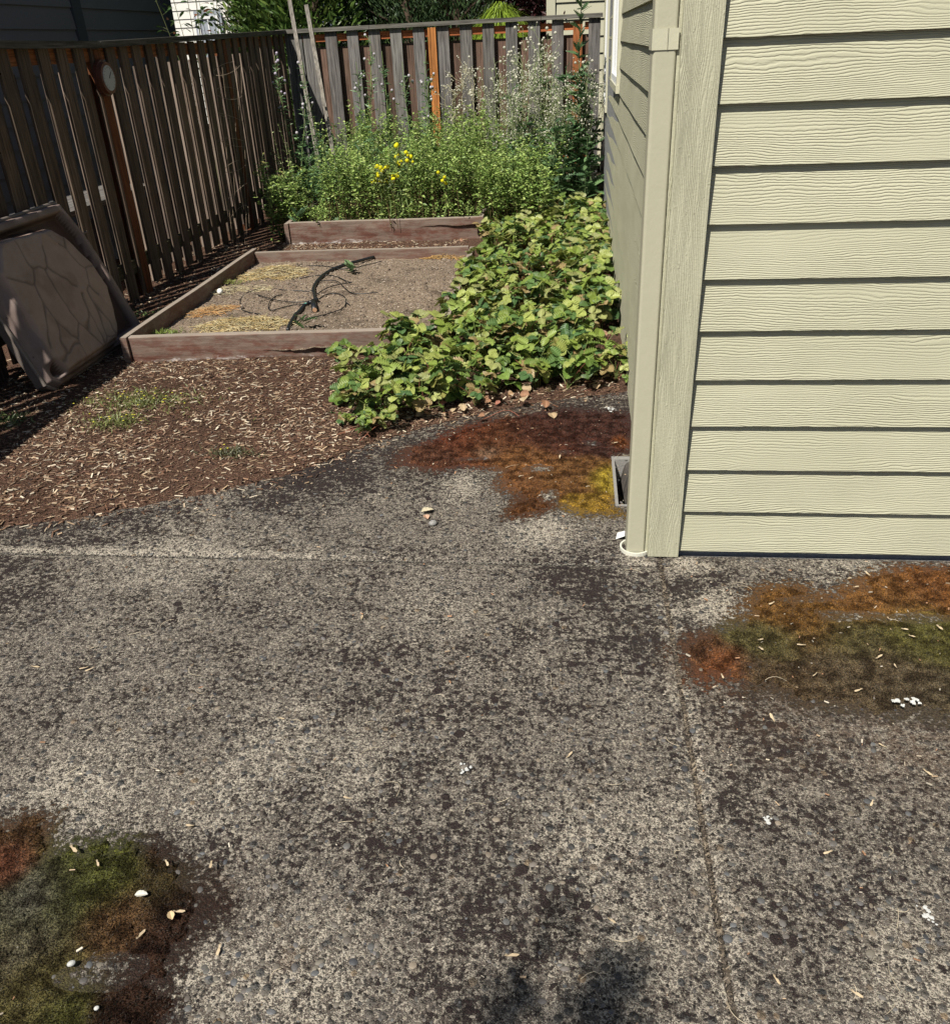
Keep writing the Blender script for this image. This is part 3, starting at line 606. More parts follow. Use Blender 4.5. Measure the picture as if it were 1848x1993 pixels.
x = -3.08; btop = lambda X: float(np.interp(X, [-3.1, .3], [1.685, 1.70]))
front = [(-3.078, .185), (-2.878, .125), (-2.643, .125), (-2.401, .12), (-2.168, .122), (-1.928, .12), (-1.693, .12), (-1.439, .13), (-1.2, .124), (-.958, .12), (-.72, .12), (-.48, .12), (-.24, .12), (.14, .12)]
for x, wd in front:
    b = MB(); yy = FB + rng.normal(0, .002); sl = rng.normal(0, .004); zt = btop(x) - .012
    if x < -3: sl = 0
    b.hexa([(x, yy, .08), (x + wd, yy, .08), (x + wd, yy + .019, .08), (x, yy + .019, .08), (x + sl, yy, zt), (x + wd + sl, yy, zt), (x + wd + sl, yy + .019, zt), (x + sl, yy + .019, zt)], pick(GB, .18)); b.build('picket', MAT['wood_v'], fb)
for i in range(14):
    x = -2.99 + .2385 * i
    b = MB(); yy = FB + .066; zt = btop(x) - .155 + (0 if i % 4 else .0); c = pick(BB, .3)
    b.box((x - .035, yy, .05), (x + .15, yy + .019, zt), c); b.build('picket', MAT['wood_v'], fb)
for z0, z1 in ((1.585, 1.655), (.3, .38)):
    for xa, xb in ((-3.1, -1.535), (-1.445, .02), (.1, .26)):
        b = MB(); b.box((xa, FB + .0195, z0), (xb, FB + .06, z1), (.50, .155, .06)); b.build('rail', MAT['wood_x'], fb)
b = MB(); b.box((-1.53, FB - .03, -.1), (-1.447, FB + .058, 1.668), (.50, .20, .06)); b.build('post', MAT['wood_v'], fb)
b = MB(); b.box((-.02, FB - .0, -.1), (.075, FB + .09, 1.668), (.36, .13, .05)); b.build('post', MAT['wood_v'], fb)
for xa, xb in ((-3.16, -2.15), (-2.147, -.35), (-.347, .28)):
    b = MB(); za, zb = btop(xa), btop(xb)
    b.hexa([(xa, FB - .035, za - .01), (xb, FB - .035, zb - .01), (xb, FB + .1, zb - .01), (xa, FB + .1, za - .01), (xa, FB - .035, za + .028), (xb, FB - .035, zb + .028), (xb, FB + .1, zb + .028), (xa, FB + .1, za + .028)], (.17, .16, .14)); b.build('cap_rail', MAT['wood_x'], fb)

# dial thermometer on the fence post
th = thing('thermometer', (FL_ + .03, 6.01, 1.42), 'round white dial in a brown case hung high on the left fence post', 'thermometer')
def disc(mb, c, r, x0, x1, col, n=32, col2=None):
    a = np.arange(n) * 2 * math.pi / n; ring = lambda X, rr: [(X, c[1] + rr * math.cos(t), c[2] + rr * math.sin(t)) for t in a]
    V = ring(x0, r) + ring(x1, r) + [(x1, c[1], c[2])]
    mb.add(V, quads=[(i, (i + 1) % n, n + (i + 1) % n, n + i) for i in range(n)], tris=[(n + i, n + (i + 1) % n, 2 * n) for i in range(n)], col=col)
b = MB(); disc(b, (0, 6.01, 1.42), .108, FL_ + .006, FL_ + .03, (.10, .035, .022)); disc(b, (0, 6.01, 1.42), .094, FL_ + .03, FL_ + .055, (.13, .05, .03)); b.build('case', MAT['paint'], th, smooth=False)
b = MB(); disc(b, (0, 6.01, 1.42), .075, FL_ + .055, FL_ + .058, (.42, .44, .44)); dl = b.build('dial', MAT['paint'], th)
b = MB(); b.beam((FL_ + .0595, 6.01, 1.42), (FL_ + .0595, 6.045, 1.455), .004, .002, (0, 1, -1), (.05, .04, .04)); b.build('needle', MAT['paint'], dl)
for i in range(12):
    t = math.radians(-45 + i * 24.5); 
b = MB()
for i in range(16):
    t = math.radians(-60 + i * 20); c_, s_ = math.cos(t), math.sin(t); b.beam((FL_ + .059, 6.01 + .058 * c_, 1.42 + .058 * s_), (FL_ + .059, 6.01 + .068 * c_, 1.42 + .068 * s_), .0025, .001, (0, -s_, c_), (.12, .1, .1))
b.build('scale_marks', MAT['paint'], dl)

# ================================================================== RAISED BEDS
def board(mb, a, b_, z0, z1, th, inner, kind=0):
    a = np.array(a, float); c = np.array(b_, float); d = c - a; L = np.linalg.norm(d); d /= L; nrm = np.array([-d[1], d[0]]) * inner
    N = max(2, int(L / .08)); t = np.linspace(0, L, N + 1); rows = [(0, z0, .9), (0, z0 + (z1 - z0) * .25, .62), (0, z0 + (z1 - z0) * .5, .1), (0, z1 - .006, 0), (.004, z1, 0), (th, z1, 0), (th, z1 - .007, 0), (th, z0, .3)]
    V = []; C = []
    for off, z, bl in rows:
        for s in t:
            j = .0015 * math.sin(s * 9 + z * 40); p = a + d * s + nrm * (off + j * (off == 0)); V.append((p[0], p[1], z + .002 * math.sin(s * 4.)));
            C.append((bl * (.45 + .55 * (.5 + .5 * math.sin(s * 2.2 + kind))) , 1. if z >= z1 - .0001 else (.25 if z > z1 - .02 else 0), 0))
    m_ = N + 1; Q = []
    for r in range(len(rows) - 1):
        for i in range(N): Q.append((r * m_ + i, r * m_ + i + 1, (r + 1) * m_ + i + 1, (r + 1) * m_ + i))
    if inner < 0: Q = [q[::-1] for q in Q]
    mb.add(V, quads=Q, col=np.array(C))
    for i in (0, N):
        idx = [r * m_ + i for r in range(len(rows))]; vv = [V[k] for k in idx]; mb.add(vv + [tuple(np.mean(vv, 0))], tris=[(k, (k + 1) % 8, 8) for k in range(8)], col=(.0, .3, 0))
bed = thing('raised_bed', (-1.65, 5.65, 0), 'nearer raised bed of brown boards holding bare soil, straw and a black hose', 'raised bed')
F0, F1, B0, B1 = (-2.478, 4.478), (-.74, 4.60), (-2.49, 6.74), (-.80, 6.80)
b = MB(); board(b, F0, F1, -.03, .155, .04, 1, 0); b.build('front_board', MAT['board'], bed)
b = MB(); board(b, (-2.486, 6.73), B1, -.03, .142, .04, -1, 2); b.build('back_board', MAT['board'], bed)
b = MB(); board(b, (-2.522, 4.462), (-2.532, 6.775), -.03, .158, .038, -1, 3); b.build('side_board', MAT['board'], bed)
b = MB(); board(b, (-.735, 4.605), (-.79, 6.79), -.03, .135, .038, -1, 3); b.build('side_board', MAT['board'], bed)
def soilz(X, Y): 
    e = np.minimum(np.minimum(X + 2.49, -.76 - X), np.minimum(Y - 4.52, 6.75 - Y))
    return .062 + .045 * (fbm(X * 5, Y * 5, 5, 51, .6) - .5) + .016 * sm(0, .3, e) + .012 * (vn(X * 38, Y * 38, 52) > .8) * vn(X * 80, Y * 80, 53)
def soilc(X, Y, Z):
    k = .8 + .45 * fbm(X * 2.5, Y * 2.5, 4, 54); wt = sm(.62, .8, fbm(X * 6, Y * 6, 3, 55)) * .45; return np.stack([k * (1 - wt), k * (1 - wt), k * (1 - wt)], -1)
b = MB(); 
def warp_bed(V): return V
o = field('bed_soil', -2.485, -.78, 4.53, 6.752, .018, soilz, soilc, MAT['bedsoil']); o.name = 'bed_soil'; tag(o, 'dry grey brown crumbly soil filling the nearer raised bed', 'soil', kind='stuff')
b = MB(); n = 5200; X = rng.uniform(-2.45, -.8, n); Y = rng.uniform(4.55, 6.7, n); chips(b, X, Y, soilz(X, Y) + .001, .005, .018, [(.5, .42, .32), (.6, .52, .42), (.3, .24, .18), (.2, .15, .11), (.12, .09, .07)])
n = 1500; X = rng.uniform(-2.45, -.8, n); Y = rng.uniform(4.55, 6.7, n); stones(b, X, Y, soilz(X, Y), rng.uniform(.003, .013, n), [(.18, .14, .105), (.24, .19, .15), (.13, .1, .075)], .8)
tag(b.build('soil_crumbs', MAT['chips']), 'clods and pale bits strewn over the soil of the nearer bed', 'soil', kind='stuff')
bed2 = thing('raised_bed', (-1.63, 8.6, 0), 'farther raised bed of brown boards overgrown with tall green weeds', 'raised bed')
b = MB(); board(b, (-2.47, 7.60), (-.77, 7.69), -.03, .20, .04, 1, 1); b.build('front_board', MAT['board'], bed2)
b = MB(); board(b, (-2.515, 7.585), (-2.55, 9.7), -.03, .195, .038, -1, 0); b.build('side_board', MAT['board'], bed2)
b = MB(); board(b, (-.765, 7.685), (-.8, 9.7), -.03, .2, .04, 1, 0); b.build('side_board', MAT['board'], bed2)
b = MB(); board(b, (-2.51, 9.7), (-.8, 9.7), -.03, .19, .038, -1, 0); b.build('back_board', MAT['board'], bed2)
o = field('bed_soil', -2.47, -.8, 7.66, 9.69, .04, lambda X, Y: .12 + .04 * fbm(X * 6, Y * 6, 4, 61), lambda X, Y, Z: np.ones(X.shape + (3,)), MAT['soil']); tag(o, 'dark soil under the weeds in the farther raised bed', 'soil', kind='stuff')

# straw
def strawpile(px, py, rx, ry, n, hh, label, col=((.62, .50, .26), (.7, .6, .36), (.5, .36, .16)), r5=True):
    if r5: px, py = 438 + px * .2895, 379 + py * .2895
    g = G(px, py, .07); b = MB(); 
    for i in range(n):
        a = rng.uniform(0, 6.28); q = math.sqrt(rng.random()); x = g[0] + rx * q * math.cos(a); y_ = g[1] + ry * q * math.sin(a)
        z_ = float(soilz(np.array([x]), np.array([y_]))[0]) + hh * (1 - q) * rng.random() + .004; t = rng.normal(0., 1.3); L = rng.uniform(.02, .13)
        k = np.linspace(-.5, .5, 5); bend = rng.normal(0, .35)
        P = np.stack([x + L * k * math.cos(t) - bend * L * k * k * math.sin(t), y_ + L * k * math.sin(t) + bend * L * k * k * math.cos(t), z_ + rng.normal(0, .12) * L * k + .15 * L * (.25 - k * k)], -1)
        b.tube(P, rng.uniform(.001, .0023), 4, tuple(np.array(col[rng.integers(0, len(col))]) * rng.uniform(.7, 1.15)), cap=False)
    return tag(b.build('straw_pile', MAT['straw'], org=(g[0], g[1], .06)), label, 'straw')
strawpile(320, 540, .27, .22, 520, .05, 'heap of golden straw in the middle left of the bed behind the hose loops')
strawpile(130, 890, .30, .16, 520, .04, 'golden straw heap against the front board of the bed')
strawpile(1480, 415, .2, .07, 150, .02, 'thin scatter of orange straw by the back right corner of the bed', ((.62, .38, .14), (.6, .42, .2)))
strawpile(-90, 790, .16, .13, 170, .02, 'small reddish straw patch near the left board of the bed', ((.55, .30, .12), (.6, .42, .22)))
strawpile(60, 650, .3, .1, 160, .012, 'thin pale straw strewn beside the left board of the bed', ((.6, .5, .3), (.66, .6, .4)))

# ------------------------------------------------------------------ drip hose
def HP(L, lift=.008):
    P = []
    for zx, zy in L:
        g = G(438 + zx * .2895, 379 + zy * .2895, .07); P.append((g[0], g[1], .07))
    P = np.array(P); t = np.linspace(0, len(P) - 1, (len(P) - 1) * 8 + 1); i = np.clip(t.astype(int), 0, len(P) - 2); f = t - i
    g0 = P[np.clip(i - 1, 0, None)]; g1 = P[i]; g2 = P[i + 1]; g3 = P[np.clip(i + 2, None, len(P) - 1)]; f = f[:, None]
    Q = .5 * (2 * g1 + (g2 - g0) * f + (2 * g0 - 5 * g1 + 4 * g2 - g3) * f ** 2 + (3 * g1 - g0 - 3 * g2 + g3) * f ** 3)
    Q[:, 2] = soilz(Q[:, 0], Q[:, 1]) * .4 + (.074) * .6 + lift
    return Q
BK = (.014, .016, .018); hg = HP([(600, 740), (602, 741)])[0]
hose = thing('drip_hose', tuple(hg), 'black irrigation hose with thin curling drip lines lying on the bare bed soil', 'hose')
b = MB(); P = HP([(425, 935), (450, 870), (500, 800), (555, 757), (605, 735), (602, 690), (597, 640), (640, 580), (700, 530), (800, 490), (900, 455), (1000, 430)], .014); b.tube(P, .0115, 10, BK); b.build('main_pipe', MAT['plastic'], hose, smooth=True)
for L in ([(565, 492), (640, 495), (720, 505), (790, 515), (880, 505), (980, 480), (1055, 460)], [(500, 578), (600, 560), (700, 555), (780, 575), (850, 605)], [(620, 605), (700, 592), (760, 600), (800, 640), (850, 680), (940, 685), (1030, 678)],
          [(620, 690), (680, 650), (760, 625), (855, 608)], [(585, 660), (450, 660), (300, 645)], [(585, 740), (450, 745), (330, 725), (220, 695)], [(560, 750), (430, 765), (310, 790), (295, 750), (330, 705), (385, 688)],
          [(245, 640), (160, 670), (110, 720), (110, 780), (150, 800), (240, 820)], [(625, 725), (700, 685), (780, 690), (815, 730), (790, 780), (700, 815), (575, 845)], [(430, 900), (500, 865), (550, 828)], [(815, 745), (840, 758)]):
    b = MB(); b.tube(HP(L, .008 + rng.random() * .01), .0034, 6, BK); b.build('drip_line', MAT['plastic'], hose, smooth=True)
b = MB(); c0 = HP([(595, 745), (605, 800)], .02); b.tube([c0[0], c0[-1]], .019, 12, BK); b.tube(HP([(570, 752), (620, 732)], .016), .017, 12, BK); te = b.build('tee_connector', MAT['plastic'], hose, smooth=True)
b = MB(); q = c0[-1]; d_ = c0[-1] - c0[0]; d_ /= np.linalg.norm(d_); b.tube([q, q + d_ * .004], .014, 12, (.5, .3, .18)); b.build('end_face', MAT['plastic'], te)
b = MB(); P = HP([(540, 765), (547, 760)], .014); b.tube(P, .0128, 12, (.15, .42, .34)); b.build('tape_band', MAT['plastic'], te)
b = MB(); g = G(428, 567, .09); stones(b, np.array([g[0]]), np.array([g[1]]), np.array([.09]), .03, [(.7, .7, .66)], .7); tag(b.build('white_stone', MAT['pebble'], org=tuple(g)), 'white stone lying in straw at the left board of the bed', 'stone')

# ================================================================== LEANING TUB
def tub():
    y0, y1 = 3.97, 5.08; A0 = np.array([-2.70, 0, .01]); up = np.array([-.30, 0, .80]); Ht = np.linalg.norm(up); up /= Ht; nrm = np.array([up[2], 0, -up[0]])
    Wd = y1 - y0; st = .0062; us = np.linspace(0, Wd, int(Wd / st)); vs = np.linspace(0, Ht, int(Ht / st)); U, V = np.meshgrid(us, vs)
    OUT = [(0, .05), (.06, 0), (1.08, 0), (1.08, .36), (1.055, .66), (.99, Ht), (0, Ht)]
    PAN = [(.10, .055), (.66, .055), (.735, .12), (.86, .33), (.845, .49), (.745, .67), (.657, .735), (.20, .76), (.06, .62), (.05, .15)]
    dO = sdist(U, V, OUT); dP = sdist(U, V, PAN) + .004 * np.sin(U * 34) * np.cos(V * 29)
    h = .010 * sm(0, .006, dO) + .030 * sm(.008, .02, dO) * (1 - sm(.05, .062, dO)) - .03 * sm(.055, .075, dO) * (1 - sm(-.03, .0, dP)) + .10 * sm(-.03, .022, dP)
    # stone pattern grooves
    cells = rng.uniform(0, 1, (34, 2)) * [Wd, Ht]; wu = U + .05 * (fbm(U * 5, V * 5, 3, 71) - .5) * 2; wv = V + .05 * (fbm(U * 5, V * 5, 3, 72) - .5) * 2
    D = np.sort(np.sqrt(((wu[..., None] - cells[:, 0]) * 1.25) ** 2 + ((wv[..., None] - cells[:, 1]) * .8) ** 2), -1); e = D[..., 1] - D[..., 0]
    gr = np.clip(1 - e / .016, 0, 1) * (fbm(U * 4, V * 4, 2, 77) > .36); pm = sm(.012, .03, dP); h = h + .007 * np.clip(1 - e / .03, 0, 1) * pm - .009 * gr * pm
    notch = (np.abs(U - Wd * .55) < .012) * (dO < .08) ; h = h - .0 * notch
    P = np.stack([A0[0] + up[0] * V + nrm[0] * h, y0 + U, A0[2] + up[2] * V + nrm[2] * h], -1)
    base = np.array((.36, .27, .22)); side = np.array((.085, .05, .04)); rimc = np.array((.23, .175, .155))
    pmk = sm(-.005, .015, dP)[..., None]; dirt = sm(.55, .72, fbm(U * 9, V * 9, 4, 73))[..., None]
    C = rimc * (1 - pmk) + base * pmk; C = np.where((dP < .0)[..., None] & (dO > .062)[..., None], side, C)
    C = C * (1 - .55 * gr * pm)[..., None]; C = C * (1 - .25 * dirt) + np.array((.1, .05, .03)) * .25 * dirt
    mb = MB(); n = len(us); i = np.arange(len(vs) - 1)[:, None] * n + np.arange(n - 1)[None]; q = np.stack([i, i + 1, i + 1 + n, i + n], -1); K = dO >= 0; k = K[:-1, :-1] & K[1:, :-1] & K[:-1, 1:] & K[1:, 1:]
    q = q[k]; mb.add(P.reshape(-1, 3), quads=q, col=C.reshape(-1, 3)); o = thing('plastic_basin', (-2.8, 4.5, 0), 'brown moulded plastic basin with a stone pattern leaning upturned against the left fence', 'basin')
    s = mb.build('shell', MAT['tub'], o, smooth=True); md = s.modifiers.new('t', 'SOLIDIFY'); md.thickness = .006; md.offset = -1
    # rolled lip and the flared skirt behind it
    def pt(u, v, h): return np.array([A0[0] + up[0] * v + nrm[0] * h, y0 + u, A0[2] + up[2] * v + nrm[2] * h])
    ring = OUT
    b = MB(); L = []
    for i in range(7):
        p, q_ = np.array(ring[i]), np.array(ring[(i + 1) % 7]); 
        for t in np.linspace(0, 1, 7)[:-1]: L.append(pt(*(p + (q_ - p) * t), .004))
    L.append(L[0]); b.tube(np.array(L), .011, 8, (.2, .17, .15), cap=False); b.build('rolled_lip', MAT['tub'], o, smooth=True)
    b = MB(); V_ = []; Q = []
    k = len(L)
    for i, p in enumerate(L): V_ += [p + nrm * .0, p - nrm * .055]
    for i in range(k - 1): Q.append((2 * i, 2 * i + 1, 2 * i + 3, 2 * i + 2))
    b.add(V_, quads=Q, col=(.15, .125, .11)); s = b.build('skirt', MAT['tub'], o); md = s.modifiers.new('t', 'SOLIDIFY'); md.thickness = .004
    # ribs on the near flange
    b = MB()
    for v in (.2, .42, .64): b.tube([pt(Wd - .075, v, .018), pt(Wd - .015, v + .01, .03)], .006, 6, (.14, .11, .1)); b.tube([pt(.015, v, .03), pt(.075, v + .01, .018)], .006, 6, (.14, .11, .1))
    b.build('ribs', MAT['tub'], o)
    # dry leaves caught on the top edge
    return o, pt, Ht
tb, tpt, tH = tub()

# ================================================================== PLANTS
def norm(a): return a / (np.linalg.norm(a, axis=-1, keepdims=True) + 1e-9)
def leaflet_T(n=6, wmax=.40, fold=.34, pleat=.035, tooth=.085):
    V = []; F = []; S = []
    for i in range(n + 1): x = i / n; V.append((x, 0, .0 - .10 * x * x)); S.append(1.12)
    off = {}
    for sd in (1, -1):
        off[sd] = len(V)
        for j in range(2 * n + 1):
            x = j / (2 * n); wd = wmax * (math.sin(math.pi * min(1, x ** .82 * .93 + .05)) ** .65) if 0 < j < 2 * n else .02
            tt = (j % 2) * tooth; xx = x + (.06 if j % 2 else 0) * (1 - x); y = sd * (wd + (tt if 0 < j < 2 * n else 0)); V.append((xx, y, fold * abs(y) + (pleat if j % 2 else -pleat) - .10 * x * x - .16 * y * y)); S.append(.95 if j % 2 else .8)
        for i in range(n):
            a, b_ = i, i + 1; r0, r1, r2 = off[sd] + 2 * i, off[sd] + 2 * i + 1, off[sd] + 2 * i + 2
            T = [(a, r0, r1), (a, r1, b_), (b_, r1, r2)]
            if sd < 0: T = [t[::-1] for t in T]
            F += T
    return np.array(V), np.array(F), np.array(S)
LEAFLET = leaflet_T()
OVATE = (np.array([(0, 0, 0), (.33, .24, .05), (.33, -.24, .05), (.5, 0, -.03), (.68, .2, .03), (.68, -.2, .03), (1, 0, -.1)], float), np.array([(0, 3, 1), (0, 2, 3), (1, 3, 4), (2, 5, 3), (3, 6, 4), (3, 5, 6)]), np.array([.9, 1, 1, 1.1, 1, 1, .9]))
LANCE = (np.array([(0, 0, 0), (.3, .09, .02), (.3, -.09, .02), (.65, .06, 0), (.65, -.06, 0), (1, 0, -.12)], float), np.array([(0, 2, 1), (1, 2, 4), (1, 4, 3), (3, 4, 5)]))
def lobed_T(n=7):
    V = [(i / n, 0, -.15 * (i / n) ** 2) for i in range(n + 1)]; F = []
    for sd in (1, -1):
        o = len(V)
        for j in range(2 * n + 1):
            x = j / (2 * n); wd = .2 * math.sin(math.pi * (x * .9 + .08)) * (1.25 if j % 2 else .45); V.append((x + (.05 if j % 2 else 0), sd * wd, .03 * (j % 2) - .15 * x * x))
        for i in range(n):
            T = [(i, o + 2 * i, o + 2 * i + 1), (i, o + 2 * i + 1, i + 1), (i + 1, o + 2 * i + 1, o + 2 * i + 2)]
            F += T if sd > 0 else [t[::-1] for t in T]
    return np.array(V), np.array(F)
LOBED = lobed_T()
def frame(A, tilt=.5, n=None):
    n = len(A); up = np.stack([rng.normal(0, tilt, n), rng.normal(0, tilt, n), np.ones(n)], -1); B = norm(np.cross(up, A)); C = np.cross(A, B); return B, C
SG = np.array((1.32, 1.22, 1.15)) * np.array([(.11, .19, .04), (.15, .235, .05), (.20, .28, .07), (.08, .15, .045), (.26, .32, .09), (.32, .37, .14), (.13, .21, .05), (.06, .125, .045), (.18, .26, .05)])
def strawberry(nl, hmin, hmax, spread, pale=0., size=.062):
    lv = MB(); stt = MB(); 
    for i in range(nl):
        a = rng.uniform(0, 6.28); hgt = rng.uniform(hmin, hmax); out = spread * rng.uniform(.15, 1.); P0 = np.array([rng.normal(0, .01), rng.normal(0, .01), 0.])
        e = np.array([math.cos(a) * out, math.sin(a) * out, hgt]); mid = P0 * .5 + e * .5 + np.array([0, 0, hgt * .18]) - np.array([math.cos(a), math.sin(a), 0]) * out * .2
        t = np.linspace(0, 1, 6)[:, None]; P = (1 - t) ** 2 * P0 + 2 * t * (1 - t) * mid + t ** 2 * e
        red = rng.random() < .3; stt.tube(P, .0016, 4, (.22, .08, .05) if red else (.16, .2, .06), cap=False)
        dirv = norm(np.array([math.cos(a), math.sin(a), rng.normal(-.1, .35)])); nr = norm(np.array([rng.normal(0, .55), rng.normal(0, .55), 1.])); side = norm(np.cross(nr, dirv)); nr = np.cross(dirv, side)
        c = SG[rng.integers(0, len(SG))] * rng.uniform(.75, 1.2); q = rng.random()
        if q < .05 + pale * .5: c = np.array((.36, .27, .12))
        elif q < .09 + pale: c = np.array((.26, .25, .07))
        elif q < .095 + pale: c = np.array((.36, .16, .09))
        s = size * rng.uniform(.65, 1.15); A = []; B = []; C = []
        for ang in (0, 1.25, -1.25):
            ang += rng.normal(0, .12); d1 = dirv * math.cos(ang) + side * math.sin(ang); tl = rng.normal(.05, .25); n1 = norm(nr + d1 * tl); d1 = norm(d1 - n1 * (d1 @ n1)); A.append(d1); C.append(n1); B.append(np.cross(n1, d1))
        lv.inst(LEAFLET, np.array([e] * 3), np.array(A), np.array(B), np.array(C), s * np.array([1.05, .92, .92]), np.array([c * rng.uniform(.85, 1.12) for _ in range(3)]))
    return lv, stt
def plant(name, mbs, label, cat, group, loc=(0, 0, 0), names=('leaves', 'stems'), mats=('leaf', 'stem')):
    t = thing(name, (0, 0, 0), label, cat, group)
    for mb, nm, mt in zip(mbs, names, mats):
        if nm in ('flower_heads', 'buds'):
            k0 = len(ICO[0]); V = np.vstack(mb.v); Cc = np.vstack(mb.c)
            for q in range(len(V) // k0):
                h = MB(); h.add(V[q * k0:(q + 1) * k0], tris=ICO[1], col=Cc[q * k0:(q + 1) * k0]); h.build(nm[:-1], MAT[mt], t, smooth=True)
        elif mb.n:
            o = mb.build(nm, MAT[mt], t)
            if nm == 'seed_heads': o['kind'] = 'stuff'
    t.location = loc; return t
SGRP = 'strawberry plants along the house wall'
SLAB = 'leafy green strawberry plant growing close among its neighbours in the bed beside the house'
protos = [strawberry(20, .07, .2, .14), strawberry(22, .06, .22, .15), strawberry(17, .05, .17, .13, .12), strawberry(21, .08, .24, .13), strawberry(17, .06, .19, .15, .12), strawberry(12, .05, .16, .12, .05)]
used = [False] * 6; PT = [None] * 6
region = [(-1.03, 3.62), (-1.05, 4.1), (-.95, 4.6), (-.72, 4.75), (-.68, 5.6), (-.68, 6.4), (-.66, 7.2), (-.74, 8.2), (-.3, 8.35), (.16, 8.3), (.17, 7.), (.165, 4.05), (.0, 4.0), (-.3, 3.83), (-.55, 3.62), (-.8, 3.5)]
cnt = 0
for yy in np.arange(3.5, 8.4, .165):
    for xx in np.arange(-1.15, .2, .165):
        x = xx + rng.uniform(-.05, .05); y = yy + rng.uniform(-.06, .06)
        if not inpoly(np.array([x]), np.array([y]), region)[0]: continue
        gap = (abs(x + .25) < .22 and 5.3 < y < 6.7)
        if gap and rng.random() < .45: continue
        i = int(rng.integers(0, 6)) if not gap else 2
        sc = rng.uniform(.8, 1.12) * (1.08 if x > -.1 else 1.) * (.9 if y < 3.8 else 1)
        if PT[i] is None:
            PT[i] = plant('strawberry_plant', protos[i], SLAB, 'strawberry plant', SGRP, (x, y, .012)); PT[i].scale = (sc,) * 3
        else: dup(PT[i], (x, y, .012), rng.uniform(0, 6.28), sc)
        cnt += 1
# outlying runner plants, each told apart
for px, py, sc, i, lab in ((700, 850, .62, 5, 'small strawberry plant at the mulch edge, nearest the viewer'), (745, 838, .5, 0, 'tiny strawberry runner plant on mulch just right of the nearest small one'), (672, 835, .42, 2, 'wilted little strawberry seedling left of the nearest small plant'), (680, 745, .8, 3, 'strawberry plant at the left tip of the patch in front of the bed board'), (1200, 745, .75, 1, 'low strawberry plant touching the house wall at the patio end')):
    g = G(px, py); dup(PT[i] or next(p for p in PT if p), (g[0], g[1], .012), rng.uniform(0, 6.28), sc, lab)
# a few runners
run = MB()
for (a, c_) in (((745, 800), (700, 845)), ((760, 830), (700, 858)), ((700, 745), (745, 770)), ((1010, 810), (940, 815)), ((720, 850), (655, 845))):
    p, q = G(*a, .03), G(*c_, .02); t = np.linspace(0, 1, 9)[:, None]; run.tube(p * (1 - t) + q * t + np.array([0, 0, .03]) * np.sin(t * 3.14) + np.array([0, .02, 0]) * np.sin(t * 6), .0014, 4, (.36, .13, .08), cap=False)
tag(run.build('strawberry_runners', MAT['stem']), 'thin red runners trailing from the strawberry patch over the mulch', 'runners', kind='stuff')
# dead leaves in the patch
b = MB(); n = 260; X = rng.normal(-.27, .17, n); Y = rng.normal(5.9, .6, n); 
X = np.concatenate([X, rng.uniform(-1., .2, 160)]); Y = np.concatenate([Y, rng.uniform(3.6, 8., 160)]); X = np.concatenate([X, rng.uniform(-.75, .22, 30)]); Y = np.concatenate([Y, 3.62 + .4 * (X[-30:] + .75) + rng.normal(.06, .05, 30)])
X = np.clip(X, -1.1, .2); n = len(X); a = rng.uniform(0, 6.28, n); A = norm(np.stack([np.cos(a), np.sin(a), rng.normal(0, .35, n)], -1)); B, C = frame(A, .5)
Z = np.where(np.arange(n) < 260, rng.uniform(.04, .13, n), .02 + .03 * rng.random(n)); pal = np.array([(.50, .32, .17), (.55, .40, .24), (.40, .22, .13), (.58, .45, .28), (.45, .20, .14)])
b.inst(LEAFLET, np.stack([X, Y, Z], -1), A, B, C, rng.uniform(.02, .05, n), pal[rng.integers(0, 5, n)])
tag(b.build('dead_leaves', MAT['leaf']), 'dry tan and pink strawberry leaves lying among the green plants', 'dead leaves', kind='stuff')

# ---- weeds
def mint(ns, hmin, hmax, spread, col, ll=.036, brown=.35, step=.032):
    lv = MB(); stt = MB(); pos = []; AA = []; CC = []; SS = []
    for i in range(ns):
        a = rng.uniform(0, 6.28); r = spread * math.sqrt(rng.random()); base = np.array([r * math.cos(a), r * math.sin(a), 0]); h = rng.uniform(hmin, hmax); ln = rng.normal(0, .10, 2) + base[:2] * .3
        t = np.linspace(0, 1, 8); P = base + np.stack([ln[0] * t ** 1.5, ln[1] * t ** 1.5, h * t], -1); cc = np.where(t[:, None] < .45, (.16, .11, .055), (.15, .21, .06)); stt.tube(P, np.interp(t, [0, 1], [.0026, .0011]), 4, cc, cap=False)
        nn = int(h / step)
        for k in range(nn):
            f = (k + rng.random()) / nn
            if f < brown and rng.random() < .72: continue
            p = np.array([np.interp(f, t, P[:, j]) for j in range(3)]); th_ = k * 1.571 + i
            for s_ in (0, math.pi):
                an = th_ + s_ + rng.normal(0, .3); rad = 0.; pos.append(p); AA.append((math.cos(an), math.sin(an), rng.normal(.15, .4))); SS.append(ll * rng.uniform(.6, 1.2) * (1 - .45 * f)); CC.append(col[rng.integers(0, len(col))] * rng.uniform(.75, 1.25) * (1.15 if f > .7 else 1))
            if f > .4 and rng.random() < .4:      # side shoot
                an = rng.uniform(0, 6.28); L = rng.uniform(.03, .09); q = p + np.array([math.cos(an) * L, math.sin(an) * L, L * .7]); stt.tube([p, q], .0009, 3, (.15, .2, .06), cap=False)
                for m_ in range(6):
                    u = rng.random(); an2 = rng.uniform(0, 6.28); pos.append(p + (q - p) * (.4 + .6 * u)); AA.append((math.cos(an2), math.sin(an2), rng.normal(.2, .4))); SS.append(ll * rng.uniform(.35, .75)); CC.append(col[rng.integers(0, len(col))] * rng.uniform(.8, 1.3))
    A = norm(np.array(AA)); B, C = frame(A, .6); lv.inst(OVATE, np.array(pos), A, B, C, np.array(SS), np.array(CC)); return lv, stt
